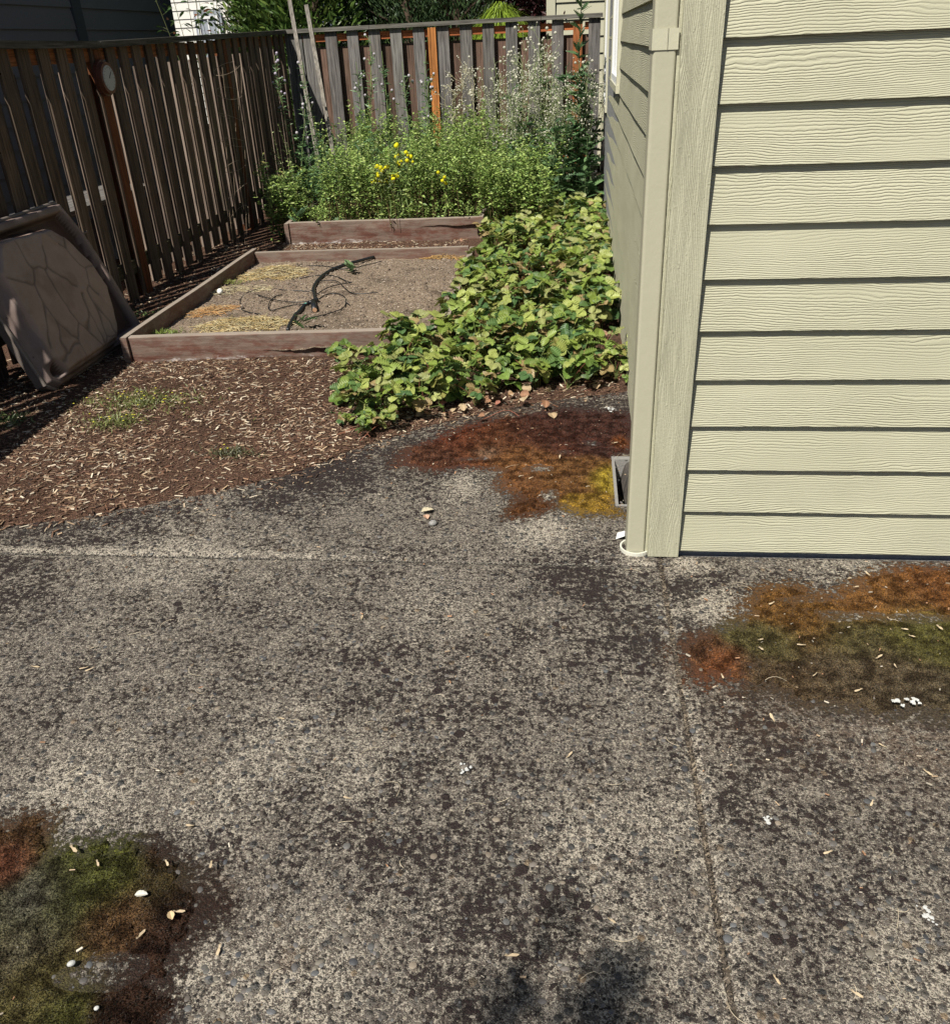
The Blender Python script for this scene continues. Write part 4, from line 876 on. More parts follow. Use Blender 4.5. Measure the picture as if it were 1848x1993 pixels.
LG = 1.15 * np.array([(.25, .35, .085), (.32, .42, .12), (.18, .28, .065), (.38, .46, .15), (.14, .22, .06)])
DG = np.array([(.09, .17, .07), (.12, .21, .085), (.15, .25, .10), (.07, .14, .06)])
WG = np.array([(.30, .36, .14), (.22, .26, .10), (.36, .38, .2)])
mp = [mint(13, .55, .8, .15, LG, .05), mint(13, .6, .85, .16, LG, .058), mint(12, .5, .78, .15, LG, .045), mint(11, .45, .75, .15, DG * 1.3, .05), mint(6, .6, .95, .17, WG, .034, .55, .05), mint(12, .35, .6, .15, LG * .75, .06, .2)]
MT = [None] * 6; MLAB = 'bushy light green mint like weed with small leaves in the thicket before the back fence'
spots = []
for yy in np.arange(7.85, 9.75, .26):
    for xx in np.arange(-2.55, -.2, .25):
        x = xx + rng.uniform(-.07, .07); y = yy + rng.uniform(-.07, .07)
        spots.append((x, y))
for x, y in spots:
    i = int(rng.choice(6, p=[.24, .24, .2, .06, .12, .14])) if x > -2.2 else int(rng.choice(6, p=[.12, .1, .12, .3, .16, .2]))
    sc = (.85 + .2 * (y - 7.8) / 1.6) * rng.uniform(.8, 1.18) * (1.05 if x > -1.5 else .92); sc = (1, 1, sc) if True else sc
    z = .13 if (-2.45 < x < -.82) else .01
    if MT[i] is None: MT[i] = plant('mint_weed', mp[i], MLAB, 'weed', 'light green weeds in the thicket', (x, y, z)); MT[i].scale = sc
    else: dup(MT[i], (x, y, z), rng.uniform(0, 6.28), sc)
# low growth along the board
lo = mint(22, .08, .2, .14, LG * 1.1, .035, 0., .025); LT = plant('low_weed', lo, 'low pale green weed growing just behind the top of the far bed board', 'weed', 'low weeds behind the far board', (-2.2, 7.78, .13))
for x in np.arange(-2.4, -.85, .21): dup(LT, (x + rng.normal(0, .03), 7.8 + rng.uniform(0, .12), .13), rng.uniform(0, 6), rng.uniform(.7, 1.2))
# thistles
HEAD = (ICO[0] * 1., ICO[1])
def thistle(h, nb, headcol, seed, leafden=1., nheads=9, lc=DG, branchy=.25, hs=.011, lean=(0, 0)):
    rs = np.random.default_rng(seed); lv = MB(); stt = MB(); hd = MB(); t = np.linspace(0, 1, 12); ln = rs.normal(0, .05, 2) + np.array(lean)
    P = np.stack([ln[0] * t * h + .015 * np.sin(t * 7 + seed), ln[1] * t * h, h * t], -1); stt.tube(P, np.interp(t, [0, 1], [.0055, .0026]), 5, (.24, .32, .12), cap=False); pos = []; A = []; S = []
    def at(f): return np.array([np.interp(f, t, P[:, j]) for j in range(3)])
    for k in range(int(h / .011 * leafden)):
        f = rs.uniform(.05, .93); an = rs.uniform(0, 6.28); pos.append(at(f)); A.append((math.cos(an), math.sin(an), rs.normal(.35, .35))); S.append(rs.uniform(.035, .075) * (1.1 - .5 * f))
    hp = []
    for k in range(nb):
        f = rs.uniform(.62, .98); an = rs.uniform(0, 6.28); L = rs.uniform(.5, 1.) * branchy * (1.1 - f * .5); p = at(f); q = p + np.array([math.cos(an) * L * .45, math.sin(an) * L * .45, L * rs.uniform(.5, .9)]); u = np.linspace(0, 1, 5)[:, None]
        Q = p * (1 - u) + q * u + np.array([0, 0, .12 * L]) * np.sin(u * 3.14); stt.tube(Q, .0019, 4, (.24, .32, .12), cap=False)
        for j in range(max(1, nheads // nb)):
            c = q + rs.normal(0, .014, 3); stt.tube([Q[-2], c], .0013, 3, (.22, .28, .11), cap=False); hp.append(c)
        for j in range(int(5 * leafden)): u_ = rs.random(); an2 = rs.uniform(0, 6.28); pos.append(p + (q - p) * u_); A.append((math.cos(an2), math.sin(an2), .3)); S.append(rs.uniform(.02, .045))
    A = norm(np.array(A)); B, C = frame(A, .7); lv.inst(LANCE, np.array(pos), A, B, C, np.array(S) * 1.6, lc[rs.integers(0, len(lc), len(A))] * rs.uniform(.8, 1.4, (len(A), 1)))
    hp = np.array(hp); n = len(hp); I = np.tile(np.eye(3), (n, 1, 1)); hd.inst(HEAD, hp, I[:, 0], I[:, 1], I[:, 2] * 1.0, rs.uniform(.8, 1.35, n) * hs, np.array(headcol) * rs.uniform(.8, 1.1, (n, 1)))
    stt.inst(HEAD, hp - np.array([0, 0, hs * 1.1]), I[:, 0] * .75, I[:, 1] * .75, I[:, 2] * 1.1, hs * .9, np.tile((.12, .13, .07), (n, 1))); return lv, stt, hd
TH = [((549, 103), 'tall thistle topped by a dense mauve white flower cluster, by the left stake', 18, 9.0), ((604, 116), 'thistle with three pale heads between the two leaning stakes', 6, 9.05), ((699, 68), 'tallest pale flowered thistle right of the stakes, before the grey pickets', 12, 9.1), ((681, 118), 'shorter thistle with white heads just left of the tallest one', 7, 8.9), ((735, 97), 'thistle in front of the board with a knothole', 6, 9.2), ((783, 118), 'thistle two boards left of the orange post', 6, 9.1), ((815, 95), 'thistle immediately left of the orange fence post', 8, 9.2), ((829, 157), 'short thistle with white heads at the foot of the orange post', 6, 9.0), ((560, 210), 'leafy thistle without open flowers in the left corner of the fences', 4, 8.8)]
for j, ((px, py), lab, nh, Y) in enumerate(TH):
    g = GY(px, py, Y); pl = thistle(g[2] - .02, 4 + (nh > 8) * 3, (.62, .55, .66) if j < 1 else (.68, .64, .68), 100 + j, 1., nh, lean=(0, 0)); dx = 0
    t = plant('thistle', pl, lab, 'thistle', 'tall thistles in the weed bed', (g[0], g[1], .01), ('leaves', 'stems', 'flower_heads'), ('leaf', 'stem', 'flower'))
# front left stragglers
for j, (bx, by, tx, ty, lab) in enumerate(((545, 470, 505, 315, 'lanky prickly weed with yellow buds growing in front of the far bed corner'), (560, 465, 560, 330, 'leafy weed at the left end of the far bed board'), (535, 430, 520, 350, 'thin weed by the shaded fence foot left of the far bed'), (680, 468, 678, 400, 'single seedling thistle between the two raised beds'))):
    g = G(bx, by); tp = GY(tx, ty, g[1]); h = tp[2]; pl = thistle(h, 5, (.45, .42, .16), 140 + j, 1.3, 10, LG * .8, .22, .007, lean=((tp[0] - g[0]) / max(h, .3) * .8, 0))
    nL = 7; an = rng.uniform(0, 6.28, nL); A = norm(np.stack([np.cos(an), np.sin(an), np.full(nL, .5)], -1)); B, C = frame(A, .4); pl[0].inst(LOBED, np.stack([0 * an, 0 * an, rng.uniform(.02, h * .5, nL)], -1), A, B, C, rng.uniform(.09, .17, nL), np.tile((.12, .2, .08), (nL, 1)))
    plant('weed', pl, lab, 'weed', None, (g[0], g[1], .005), ('leaves', 'stems', 'buds'), ('leaf', 'stem', 'flower'))
# airy seeding weeds at right
def airy(h, seed, nb=26, dead=False):
    rs = np.random.default_rng(seed); stt = MB(); hd = MB(); lv = MB(); sc_ = (.50, .46, .28) if dead else (.32, .38, .18); hp = []; pos = []; A = []; S = []
    for s_ in range(3):
        ln = rs.normal(0, .10, 2); hh = h * rs.uniform(.75, 1.); t = np.linspace(0, 1, 9); b0 = rs.normal(0, .04, 2); P = np.stack([b0[0] + ln[0] * t * hh, b0[1] + ln[1] * t * hh, hh * t], -1); stt.tube(P, np.interp(t, [0, 1], [.004, .0018]), 4, sc_, cap=False)
        for k in range(nb // 2):
            f = rs.uniform(.45, 1.); p = np.array([np.interp(f, t, P[:, j]) for j in range(3)]); an = rs.uniform(0, 6.28); L = rs.uniform(.06, .2); q = p + np.array([math.cos(an) * L * .6, math.sin(an) * L * .6, L * rs.uniform(.3, .8)]); stt.tube([p, (p + q) / 2 + (0, 0, -.01), q], .0015, 3, sc_, cap=False)
            for m_ in range(4): r_ = q + rs.normal(0, .028, 3); stt.tube([(p + q * 2) / 3, r_], .001, 3, sc_, cap=False); hp.append(r_)
        for k in range(20):
            f = rs.uniform(.05, .6); an = rs.uniform(0, 6.28); pos.append([np.interp(f, t, P[:, j]) for j in range(3)]); A.append((math.cos(an), math.sin(an), rs.normal(.2, .4))); S.append(rs.uniform(.04, .11))
    A = norm(np.array(A)); B, C = frame(A, .6); lv.inst(LANCE, np.array(pos), A, B, C, np.array(S) * 1.2, DG[rs.integers(0, 4, len(A))] * 1.2)
    hp = np.array(hp); n = len(hp); I = np.tile(np.eye(3), (n, 1, 1)); hd.inst(HEAD, hp, I[:, 0], I[:, 1], I[:, 2], np.where(rs.random(n) < .12, rs.uniform(.009, .015, n), rs.uniform(.004, .0075, n)), np.array((.68, .66, .54)) * rs.uniform(.7, 1.1, (n, 1))); return lv, stt, hd
AP = [plant('seeding_weed', airy(1.35, 200 + j, 30), 'airy pale weed with countless tiny white seed heads right of the orange post', 'weed', 'airy seeding weeds at the right', (-.6 + .25 * j, 9.1, .01), ('leaves', 'stems', 'seed_heads'), ('leaf', 'stem', 'flower')) for j in range(3)]
for x, y, s in ((-.75, 9.3, .95), (-.5, 8.9, 1.), (-.42, 9.35, 1.05), (-.3, 9.0, 1.0), (-.15, 9.25, 1.1), (-.02, 8.95, .98), (.08, 9.2, 1.0), (-.22, 8.75, .9), (-.62, 9.15, 1.12), (.1, 9.0, .85), (-.35, 9.5, 1.2), (-.05, 9.45, .95), (-.55, 9.5, 1.0)): dup(AP[int(rng.integers(0, 3))], (x, y, .01), rng.uniform(0, 6), s)
d1 = plant('dried_weed', airy(1.12, 230, 26, True), 'dried straw coloured weed just right of the orange post', 'weed', None, (-1.22, 9.3, .01), ('leaves', 'stems', 'seed_heads'), ('leaf', 'stem', 'flower'))
dup(d1, (-1.02, 9.35, .01), 2., 1.12, 'taller dried straw coloured weed, second right of the orange post')
# dark leafy sow thistles by the wall
def sow(h, n, seed, c=DG, s=.16, top=False):
    rs = np.random.default_rng(seed); lv = MB(); stt = MB(); t = np.linspace(0, 1, 9); P = np.stack([.03 * np.sin(t * 4 + seed), .02 * np.cos(t * 3), h * t], -1); stt.tube(P, np.interp(t, [0, 1], [.008, .003]), 6, (.13, .19, .08), cap=False)
    f = rs.uniform(.04, 1., n); an = rs.uniform(0, 6.28, n); pos = np.stack([np.interp(f, t, P[:, j]) for j in range(3)], -1); A = norm(np.stack([np.cos(an), np.sin(an), rs.normal(.35 if not top else .8, .4, n)], -1)); B, C = frame(A, .5)
    lv.inst(LOBED, pos, A, B, C, s * rs.uniform(.5, 1.2, n) * (1.15 - .55 * f), c[rs.integers(0, len(c), n)] * rs.uniform(.8, 1.5, (n, 1))); return lv, stt
s1 = plant('sow_thistle', sow(.85, 60, 300), 'dark green leafy sow thistle crowding the house wall behind the strawberries', 'weed', 'dark leafy weeds by the wall', (-.1, 8.7, .01))
for x, y, s in ((.05, 8.95, 1.1), (-.25, 8.9, .95), (-.4, 8.65, .8), (.12, 8.75, .8), (.0, 9.3, 1.15), (-.55, 8.8, .8), (-.2, 9.2, 1.2), (.14, 9.15, 1.2), (-.15, 8.55, .55), (-.45, 9.1, 1.), (-.3, 9.3, 1.45), (-.05, 9.1, 1.5), (.1, 9.35, 1.5), (-.6, 9.3, 1.3), (.15, 8.95, 1.3), (-.2, 8.6, 1.)): dup(s1, (x, y, .01), rng.uniform(0, 6), s)
plant('wild_lettuce', sow(1.98, 120, 310, DG * .8, .15, True), 'very tall dark blue green wild lettuce rising above the back fence at right', 'weed', None, (.07, 9.0, 0))
# yellow flowers
def yellow(h, seed, nh=7):
    rs = np.random.default_rng(seed); lv, stt, hd = thistle(h, 4, (.86, .80, .02), seed, .8, nh, LG * .8, .16, .015)
    hd.v = [v * 1 for v in hd.v]; return lv, stt, hd
yl = ['left', 'middle', 'right']
for j, (px, py, lab) in enumerate(((737, 318, 'weed with flat yellow flower heads, left end of the yellow group'), (752, 322, 'second yellow flowered weed from the left end of its group'), (772, 287, 'highest yellow flowered weed in the thicket'), (785, 315, 'yellow flowered weed at the right end of the group'), (770, 345, 'lowest yellow flowered weed of the group'), (742, 348, 'low yellow flowered weed under the left end of the group'), (862, 352, 'lone small yellow flower far right of the yellow group'))):
    g = GY(px, py, 7.74); pl = yellow(max(.25, g[2] - .12), 400 + j, 10 if j < 6 else 1); plant('yellow_flower', pl, lab, 'flower', 'yellow flowered weeds', (g[0], g[1], .13), ('leaves', 'stems', 'flower_heads'), ('leaf', 'stem', 'flower'))
# small weeds
def rosette(n, s, c, seed, up=.6):
    rs = np.random.default_rng(seed); lv = MB(); an = rs.uniform(0, 6.28, n); A = norm(np.stack([np.cos(an), np.sin(an), rs.uniform(.1, up, n)], -1)); B, C = frame(A, .4); lv.inst(LOBED if seed % 2 else OVATE, np.zeros((n, 3)) + np.stack([0 * an, 0 * an, rs.uniform(0, s * .7, n)], -1), A, B, C, rs.uniform(.6, 1.1, n) * s, np.tile(c, (n, 1)) * rs.uniform(.7, 1.2, (n, 1))); return lv
for j, (px, py, z, s, n, c, lab) in enumerate(((686, 531, .08, .09, 9, (.16, .24, .11), 'small upright weed beside the hose near the back of the bed'), (592, 642, .08, .10, 8, (.1, .2, .07), 'green seedling beside the front end of the hose'), (573, 688, .0, .06, 10, (.15, .22, .05), 'small clover like weed at the foot of the front bed board'), (300, 672, .0, .08, 7, (.08, .14, .05), 'leafy weed in the shade by the basin corner'), (580, 440, .15, .15, 6, (.16, .28, .14), 'prickly lobed leaf hanging over the left end of the far board'), (1110, 408, .05, .2, 14, (.28, .36, .16), 'pale green lobed weed behind the strawberry patch'), (1150, 400, .03, .14, 10, (.2, .3, .08), 'bright green weed by the wall behind the strawberry patch'))):
    g = G(px, py, z); lv = rosette(n, s, c, 500 + j, 1.4); o = lv.build('weed', MAT['leaf']); o.location = g; tag(o, lab, 'weed')
def groundcover(px, py, rx, ry, n, label, flowers=12, c=(.17, .19, .06), z=.01):
    g = G(px, py, z); b = MB(); X = rng.normal(0, rx * .5, n); Y = rng.normal(0, ry * .5, n); an = rng.uniform(0, 6.28, n); A = norm(np.stack([np.cos(an), np.sin(an), rng.uniform(.2, 1.6, n)], -1)); B, C = frame(A, .5)
    b.inst(LANCE, np.stack([X, Y, rng.uniform(0, .02, n)], -1), A, B, C, rng.uniform(.012, .035, n), np.tile(c, (n, 1)) * rng.uniform(.5, 1.5, (n, 1)))
    if flowers: 
        X = rng.normal(0, rx * .4, flowers); Y = rng.normal(0, ry * .4, flowers); I = np.tile(np.eye(3), (flowers, 1, 1)); b.inst(HEAD, np.stack([X, Y, .035 + 0 * X], -1), I[:, 0], I[:, 1], I[:, 2] * .4, .0045, np.tile((.75, .7, .08), (flowers, 1)))
    o = b.build('ground_cover', MAT['leaf']); o.location = g; return tag(o, label, 'ground cover', kind='stuff')
groundcover(275, 785, .3, .16, 1500, 'sparse yellow green ground cover creeping through the mulch', 24)
groundcover(225, 825, .16, .1, 600, 'second sparse patch of ground cover in the mulch, nearer the viewer', 12)
groundcover(450, 888, .1, .05, 350, 'dull little weed mat with a yellow flower near the patio edge', 3, (.12, .12, .06))
groundcover(12, 825, .12, .1, 500, 'green weed tuft at the left edge under the fence', 2, (.12, .16, .06))
groundcover(325, 652, .1, .05, 260, 'green tuft at the inner front corner of the near bed', 0, (.2, .26, .06), .07)
groundcover(440, 553, .14, .05, 300, 'yellow green tuft along the left board of the near bed', 0, (.3, .32, .1), .07)
groundcover(290, 618, .15, .08, 260, 'green sprigs between fence and near bed board', 0, (.12, .18, .06))

# ------------------------------------------------------------------ stakes, wire cage, rose
for (px0, py0, px1, py1, lab) in ((561, -14, 616, 296, 'long grey wooden stake leaning in the corner, the left and taller one'), (596, 9, 642, 262, 'shorter grey wooden stake leaning just right of the taller one')):
    p = GY(px0, py0, 9.45); q = GY(px1, py1, 9.15); q = p + (q - p) * ((p[2]) / (p[2] - q[2])); b = MB(); b.beam(q, p, .038, .022, (1, 0, 0), (.27, .245, .21)); tag(b.build('stake', MAT['wood_v'], org=tuple(q)), lab, 'stake', 'leaning wooden stakes')
cg = thing('wire_cage', (-2.85, 7.85, .1), 'rusty wire plant cage leaning against the left fence', 'plant cage')
ax0 = np.array([-2.90, 7.55, .12]); ax1 = np.array([-2.93, 7.95, 1.40])
for j, f in enumerate(np.linspace(.12, 1., 7)):
    c = ax0 + (ax1 - ax0) * f; a = np.linspace(.3 * j, .3 * j + rng.uniform(3.9, 5.8), 26); r_ = .10 + .05 * f; b = MB(); b.tube(np.stack([c[0] + r_ * .55 * np.cos(a), c[1] + r_ * 1.7 * np.sin(a), c[2] + .05 * np.sin(a + j) + .02 * a / 6], -1), .0016, 5, (.32, .25, .18), cap=False); b.build('ring_wire', MAT['wire'], cg)
for a in np.linspace(0, 6.28, 7)[:-1]:
    b = MB(); t = np.linspace(-.1, 1.02, 8)[:, None]; r_ = (.09 + .06 * t); P = ax0 + (ax1 - ax0) * t + np.hstack([r_ * .55 * math.cos(a), r_ * 1.7 * math.sin(a) + .02 * np.sin(t * 5 + a), 0 * t]); b.tube(P, .0016, 5, (.30, .22, .15), cap=False); b.build('upright_wire', MAT['wire'], cg)
def rose(seed):
    rs = np.random.default_rng(seed); lv = MB(); stt = MB(); pos = []; A = []
    for i in range(7):
        an = rs.uniform(0, 6.28); h = rs.uniform(1.6, 2.6); t = np.linspace(0, 1, 9); sp = rs.uniform(.1, .5); P = np.stack([math.cos(an) * sp * t ** 1.6, math.sin(an) * sp * t ** 1.6, h * t], -1); stt.tube(P, np.interp(t, [0, 1], [.006, .002]), 5, (.15, .17, .06), cap=False)
        for k in range(26):
            f = rs.uniform(.55, 1.); a2 = rs.uniform(0, 6.28); p = np.array([np.interp(f, t, P[:, j]) for j in range(3)]); q = p + .05 * np.array([math.cos(a2), math.sin(a2), .4]); stt.tube([p, q], .0012, 3, (.15, .17, .06), cap=False); pos.append(q); A.append((math.cos(a2), math.sin(a2), rs.normal(0, .4)))
    A = norm(np.array(A)); B, C = frame(A, .6); c = np.array([(.07, .13, .04), (.1, .16, .05), (.3, .13, .07)])[rs.choice(3, len(A), p=[.5, .38, .12])]; lv.inst(OVATE, np.array(pos), A, B, C, rs.uniform(.05, .09, len(A)), c); return lv, stt
g = GX(378, 66, -3.75); plant('rose_bush', rose(5), 'lanky rose bush with bare canes rising behind the left fence', 'bush', None, (g[0], g[1], 0))
g = GX(405, 60, -4.3); r2 = plant('rose_bush', rose(9), 'second sparse leafy shrub behind the left fence, nearer the hedge', 'bush', None, (g[0] , g[1], 0))

# ================================================================== BEYOND THE FENCES
def lapwall(mb, p, q, z0, z1, ex, col, th=.02, out=(0, -1)):
    p = np.array(p, float); q = np.array(q, float); o = np.array(out, float); z = z0
    while z < z1 - .01:
        a, c = p + o * th, q + o * th; e, f = p + o * .002, q + o * .002; zt = min(z + ex, z1)
        mb.hexa([(*a, z), (*c, z), (*(q - o * .05), z), (*(p - o * .05), z), (*e, zt), (*f, zt), (*(q - o * .05), zt), (*(p - o * .05), zt)], col); z += ex
nh = thing('neighbour_house', (-5.2, 8, 0), 'dark grey sided house in shade beyond the left fence', 'house')
b = MB(); DG_ = (.17, .165, .16); lapwall(b, (-5.2, 1.5), (-5.2, 12.1), 0, 3.4, .20, DG_, .02, (1, 0)); b.build('wall', MAT['vinyl'], nh)
b = MB(); b.box((-5.22, 12.1, 0), (-5.15, 12.32, 3.4), (.085, .09, .098)); b.build('corner_board', MAT['vinyl'], nh)
b = MB(); b.box((-5.22, 9.82, 0), (-5.165, 10.0, 3.4), (.07, .075, .08)); b.build('trim_board', MAT['vinyl'], nh)
b = MB(); b.box((-9, 1.5, 0), (-5.26, 12.3, 3.4), (.09, .095, .1)); b.build('body', MAT['vinyl'], nh)
b = MB(); b.add([(-9.3, 1.2, 3.4), (-4.9, 1.2, 3.4), (-4.9, 12.6, 3.4), (-9.3, 12.6, 3.4), (-7.1, 1.2, 4.6), (-7.1, 12.6, 4.6)], tris=[(0, 1, 4), (2, 3, 5)], quads=[(1, 2, 5, 4), (3, 0, 4, 5), (3, 2, 1, 0)], col=(.07, .07, .07)); b.build('roof', MAT['vinyl'], nh)
wh = thing('white_house', (-9.5, 22, 0), 'white sided house with small windows far beyond the left corner', 'house')
b = MB(); lapwall(b, (-12.5, 22), (-6.9, 22), 0, 5, .17, (.78, .76, .70), .02, (0, -1)); b.build('wall', MAT['vinyl'], wh)
b = MB(); b.box((-12.4, 22.06, 0), (-7, 28, 5)); b.build('body', MAT['vinyl'], wh)
for (x0, x1) in ((-8.62, -8.1), (-9.75, -9.3)):
    b = MB(); b.box((x0 - .06, 21.93, 1.35), (x1 + .06, 21.96, 2.35), (.35, .38, .42)); wn = b.build('window', MAT['paint'], wh)
    b = MB(); b.box((x0, 21.90, 1.45), (x0 + .06, 21.929, 2.25), (.8, .8, .8)); b.box((x1 - .06, 21.90, 1.45), (x1, 21.929, 2.25), (.8, .8, .8)); b.box((x0 + .06, 21.90, 2.19), (x1 - .06, 21.929, 2.25), (.8, .8, .8)); xm = (x0 + x1) / 2; b.box((xm - .015, 21.91, 1.45), (xm + .015, 21.929, 2.19), (.8, .8, .8)); b.build('frame', MAT['paint'], wn)
b = MB(); b.add([(-12.8, 21.6, 5), (-6.6, 21.6, 5), (-6.6, 28.4, 5), (-12.8, 28.4, 5), (-12.8, 25, 6.6), (-6.6, 25, 6.6)], quads=[(0, 1, 5, 4), (2, 3, 4, 5), (3, 2, 1, 0)], tris=[(1, 2, 5), (3, 0, 4)], col=(.1, .1, .1)); b.build('roof', MAT['vinyl'], wh)
bh = thing('back_house', (1.5, 12.5, 0), 'beige sided house corner showing above the right end of the back fence', 'house')
b = MB(); lapwall(b, (-.25, 12.5), (3.8, 12.5), 0, 3.6, .19, (.52, .50, .37), .02, (0, -1)); b.build('wall', MAT['vinyl'], bh)
b = MB(); b.box((-.36, 12.46, 0), (-.25, 12.52, 3.6), (.54, .52, .39)); b.build('corner_board', MAT['vinyl'], bh)
b = MB(); b.box((-.34, 12.56, 0), (3.8, 17, 3.6), (.5, .48, .36)); b.build('body', MAT['vinyl'], bh)
b = MB(); b.add([(-.7, 12.1, 3.6), (4.2, 12.1, 3.6), (4.2, 17.4, 3.6), (-.7, 17.4, 3.6), (-.7, 14.7, 4.9), (4.2, 14.7, 4.9)], quads=[(0, 1, 5, 4), (2, 3, 4, 5), (3, 2, 1, 0)], tris=[(1, 2, 5), (3, 0, 4)], col=(.1, .1, .1)); b.build('roof', MAT['vinyl'], bh)
# things half seen through the left fence
bn = thing('garden_bench', (-3.75, 6.3, 0), 'pale weathered bench glimpsed through the gaps of the left fence', 'bench')
b = MB(); b.box((-3.95, 5.5, .56), (-3.5, 7.3, .60), (.16, .15, .14)); b.build('seat', MAT['wood_y'], bn)
for x_, y_ in ((-3.9, 5.6), (-3.6, 5.6), (-3.9, 7.15), (-3.6, 7.15)): b = MB(); b.box((x_, y_, 0), (x_ + .06, y_ + .06, .56), (.25, .24, .22)); b.build('leg', MAT['wood_v'], bn)
# trees
SPRAY = (np.array([(0, 0, 0), (.35, .13, .03), (.35, -.13, .03), (.7, .1, .0), (.7, -.1, 0), (1, 0, -.05)], float), np.array([(0, 2, 1), (1, 2, 4), (1, 4, 3), (3, 4, 5)]))
def tree(x, y, h, r, n, cols, label, leaf=.09, name='conifer', upward=.9, cone=True, seed=1, zmin=.3, group='trees and shrubs beyond the back fence'):
    t = thing(name, (x, y, 0), label, 'tree', group); rs = np.random.default_rng(seed)
    b = MB(); tt = np.linspace(0, 1, 8); b.tube(np.stack([x + .05 * np.sin(tt * 5), y + .04 * np.cos(tt * 4), tt * h * .9], -1), np.interp(tt, [0, 1], [.09, .02]), 8, (.10, .07, .05)); tr = b.build('trunk', MAT['wood_v'], t)
    b = MB()
    for i in range(26):
        z = rs.uniform(zmin, h * .9); a = rs.uniform(0, 6.28); L = r * .8 * ((1 - z / h) ** .6 if cone else 1); b.tube([(x, y, z), (x + math.cos(a) * L * .5, y + math.sin(a) * L * .5, z + L * .35), (x + math.cos(a) * L, y + math.sin(a) * L, z + L * .6)], [.02, .012, .005], 5, (.1, .07, .05), cap=False)
    b.build('limbs', MAT['wood_v'], t)
    b = MB(); nc = n // 26; ca = rs.uniform(0, 6.28, nc); cz = rs.uniform(zmin, h, nc); R_ = r * (np.clip(1 - cz / (h * 1.03), 0.02, 1) ** (.6 if cone else .35)); cr = R_ * (.25 + .8 * rs.random(nc) ** .5)
    cc = np.stack([x + cr * np.cos(ca), y + cr * np.sin(ca), cz], -1); csz = rs.uniform(.06, .15, nc)
    P = np.repeat(cc, 26, 0) + rs.normal(0, 1, (nc * 26, 3)) * np.repeat(csz, 26)[:, None] * np.array([1, 1, 1.25]); a = np.repeat(ca, 26) + rs.normal(0, .6, nc * 26); A = norm(np.stack([np.cos(a), np.sin(a), rs.normal(upward, .5, nc * 26)], -1)); up = norm(rs.normal(0, 1, (nc * 26, 3))); B = norm(np.cross(up, A)); C = np.cross(A, B)
    cols = np.array(cols); cl = np.repeat(cols[rs.integers(0, len(cols), nc)] * rs.uniform(.7, 1.3, (nc, 1)), 26, 0) * rs.uniform(.75, 1.25, (nc * 26, 1)); b.inst(SPRAY, P, A, B, C, rs.uniform(.6, 1.3, nc * 26) * leaf * 1.35, cl); b.build('crown', MAT['leaf'], t); return t
CG = [(.085, .15, .03), (.11, .18, .04), (.06, .11, .025), (.14, .20, .045)]
for j, (x, y, h, r, lab) in enumerate(((-3.85, 12.3, 4.2, .62, 'bright green conifer, first from the left beyond the fence corner'), (-3.2, 11.9, 4.4, .7, 'bright green conifer behind the two leaning stakes'), (-4.35, 13.6, 4.5, .6, 'dark conifer deep in the gap beside the white house'))):
    tree(x, y, h, r, 11000, CG if j < 2 else [(.03, .06, .02), (.05, .08, .025)], lab, .085, 'conifer', seed=40 + j)
tree(-2.65, 13.2, 4.4, .75, 9000, [(.03, .06, .018), (.05, .09, .025)], 'dark green conifer between the bright conifer and the fine leaved shrub', .08, 'conifer', seed=50)
for j, (x, y, lab) in enumerate(((-2.05, 12.1, 'fine leaved dull green shrub behind the back fence, left one'), (-1.45, 12.0, 'fine leaved dull green shrub behind the back fence, right one'))): tree(x, y, 3.4, .62, 11000, [(.065, .11, .045), (.085, .13, .05), (.045, .08, .035)], lab, .05, 'shrub', 1.4, False, 60 + j)
tree(-1.0, 13.2, 3.6, .9, 11000, [(.045, .012, .014), (.07, .02, .02), (.025, .01, .012)], 'dark red leaved tree behind the lime green grass clump', .07, 'tree', 0., False, 70)
tree(-.2, 14.0, 3.8, 1., 11000, [(.025, .045, .018), (.04, .06, .02)], 'dark green tree behind the lime green grass clump', .07, 'tree', 0., False, 71)
tree(-3.4, 15.5, 5, 1.7, 16000, [(.03, .055, .02)], 'dark background tree farthest behind the conifers', .12, 'tree', 0., False, 72)
tree(-1.6, 15.5, 5, 1.7, 16000, [(.03, .05, .02)], 'dark background tree farthest behind the shrubs', .12, 'tree', 0., False, 73)
# lime grass mound
b = MB(); n = 3800; c0 = np.array([-.87, 11.6, 0.]); a = rng.uniform(0, 6.28, n); ro = .62 * np.sqrt(rng.random(n)); h = 1.9 * (1 - .35 * (ro / .62) ** 2) * rng.uniform(.85, 1.02, n)
top = c0 + np.stack([ro * .8 * np.cos(a), ro * .8 * np.sin(a), h], -1); out = np.stack([np.cos(a), np.sin(a), 0 * a], -1); tip = top + out * rng.uniform(.1, .28, n)[:, None] - np.array([0, 0, 1]) * rng.uniform(.05, .28, n)[:, None]; base = c0 + out * (ro * .35)[:, None] + np.stack([0 * a, 0 * a, h * .45], -1)
sd_ = np.stack([-np.sin(a), np.cos(a), 0 * a], -1) * .006; V = np.stack([base - sd_, base + sd_, top - sd_, top + sd_, tip], 1).reshape(-1, 3); o5 = np.arange(n)[:, None] * 5
b.add(V, tris=np.concatenate([o5 + [0, 1, 3], o5 + [0, 3, 2], o5 + [2, 3, 4]]), col=np.repeat(np.array((.24, .34, .035)) * rng.uniform(.7, 1.25, (n, 1)), 5, 0))
o = b.build('ornamental_grass', MAT['leaf'], org=(-.87, 11.6, 0)); tag(o, 'lime green mound of ornamental grass peeking over the back fence', 'grass clump')

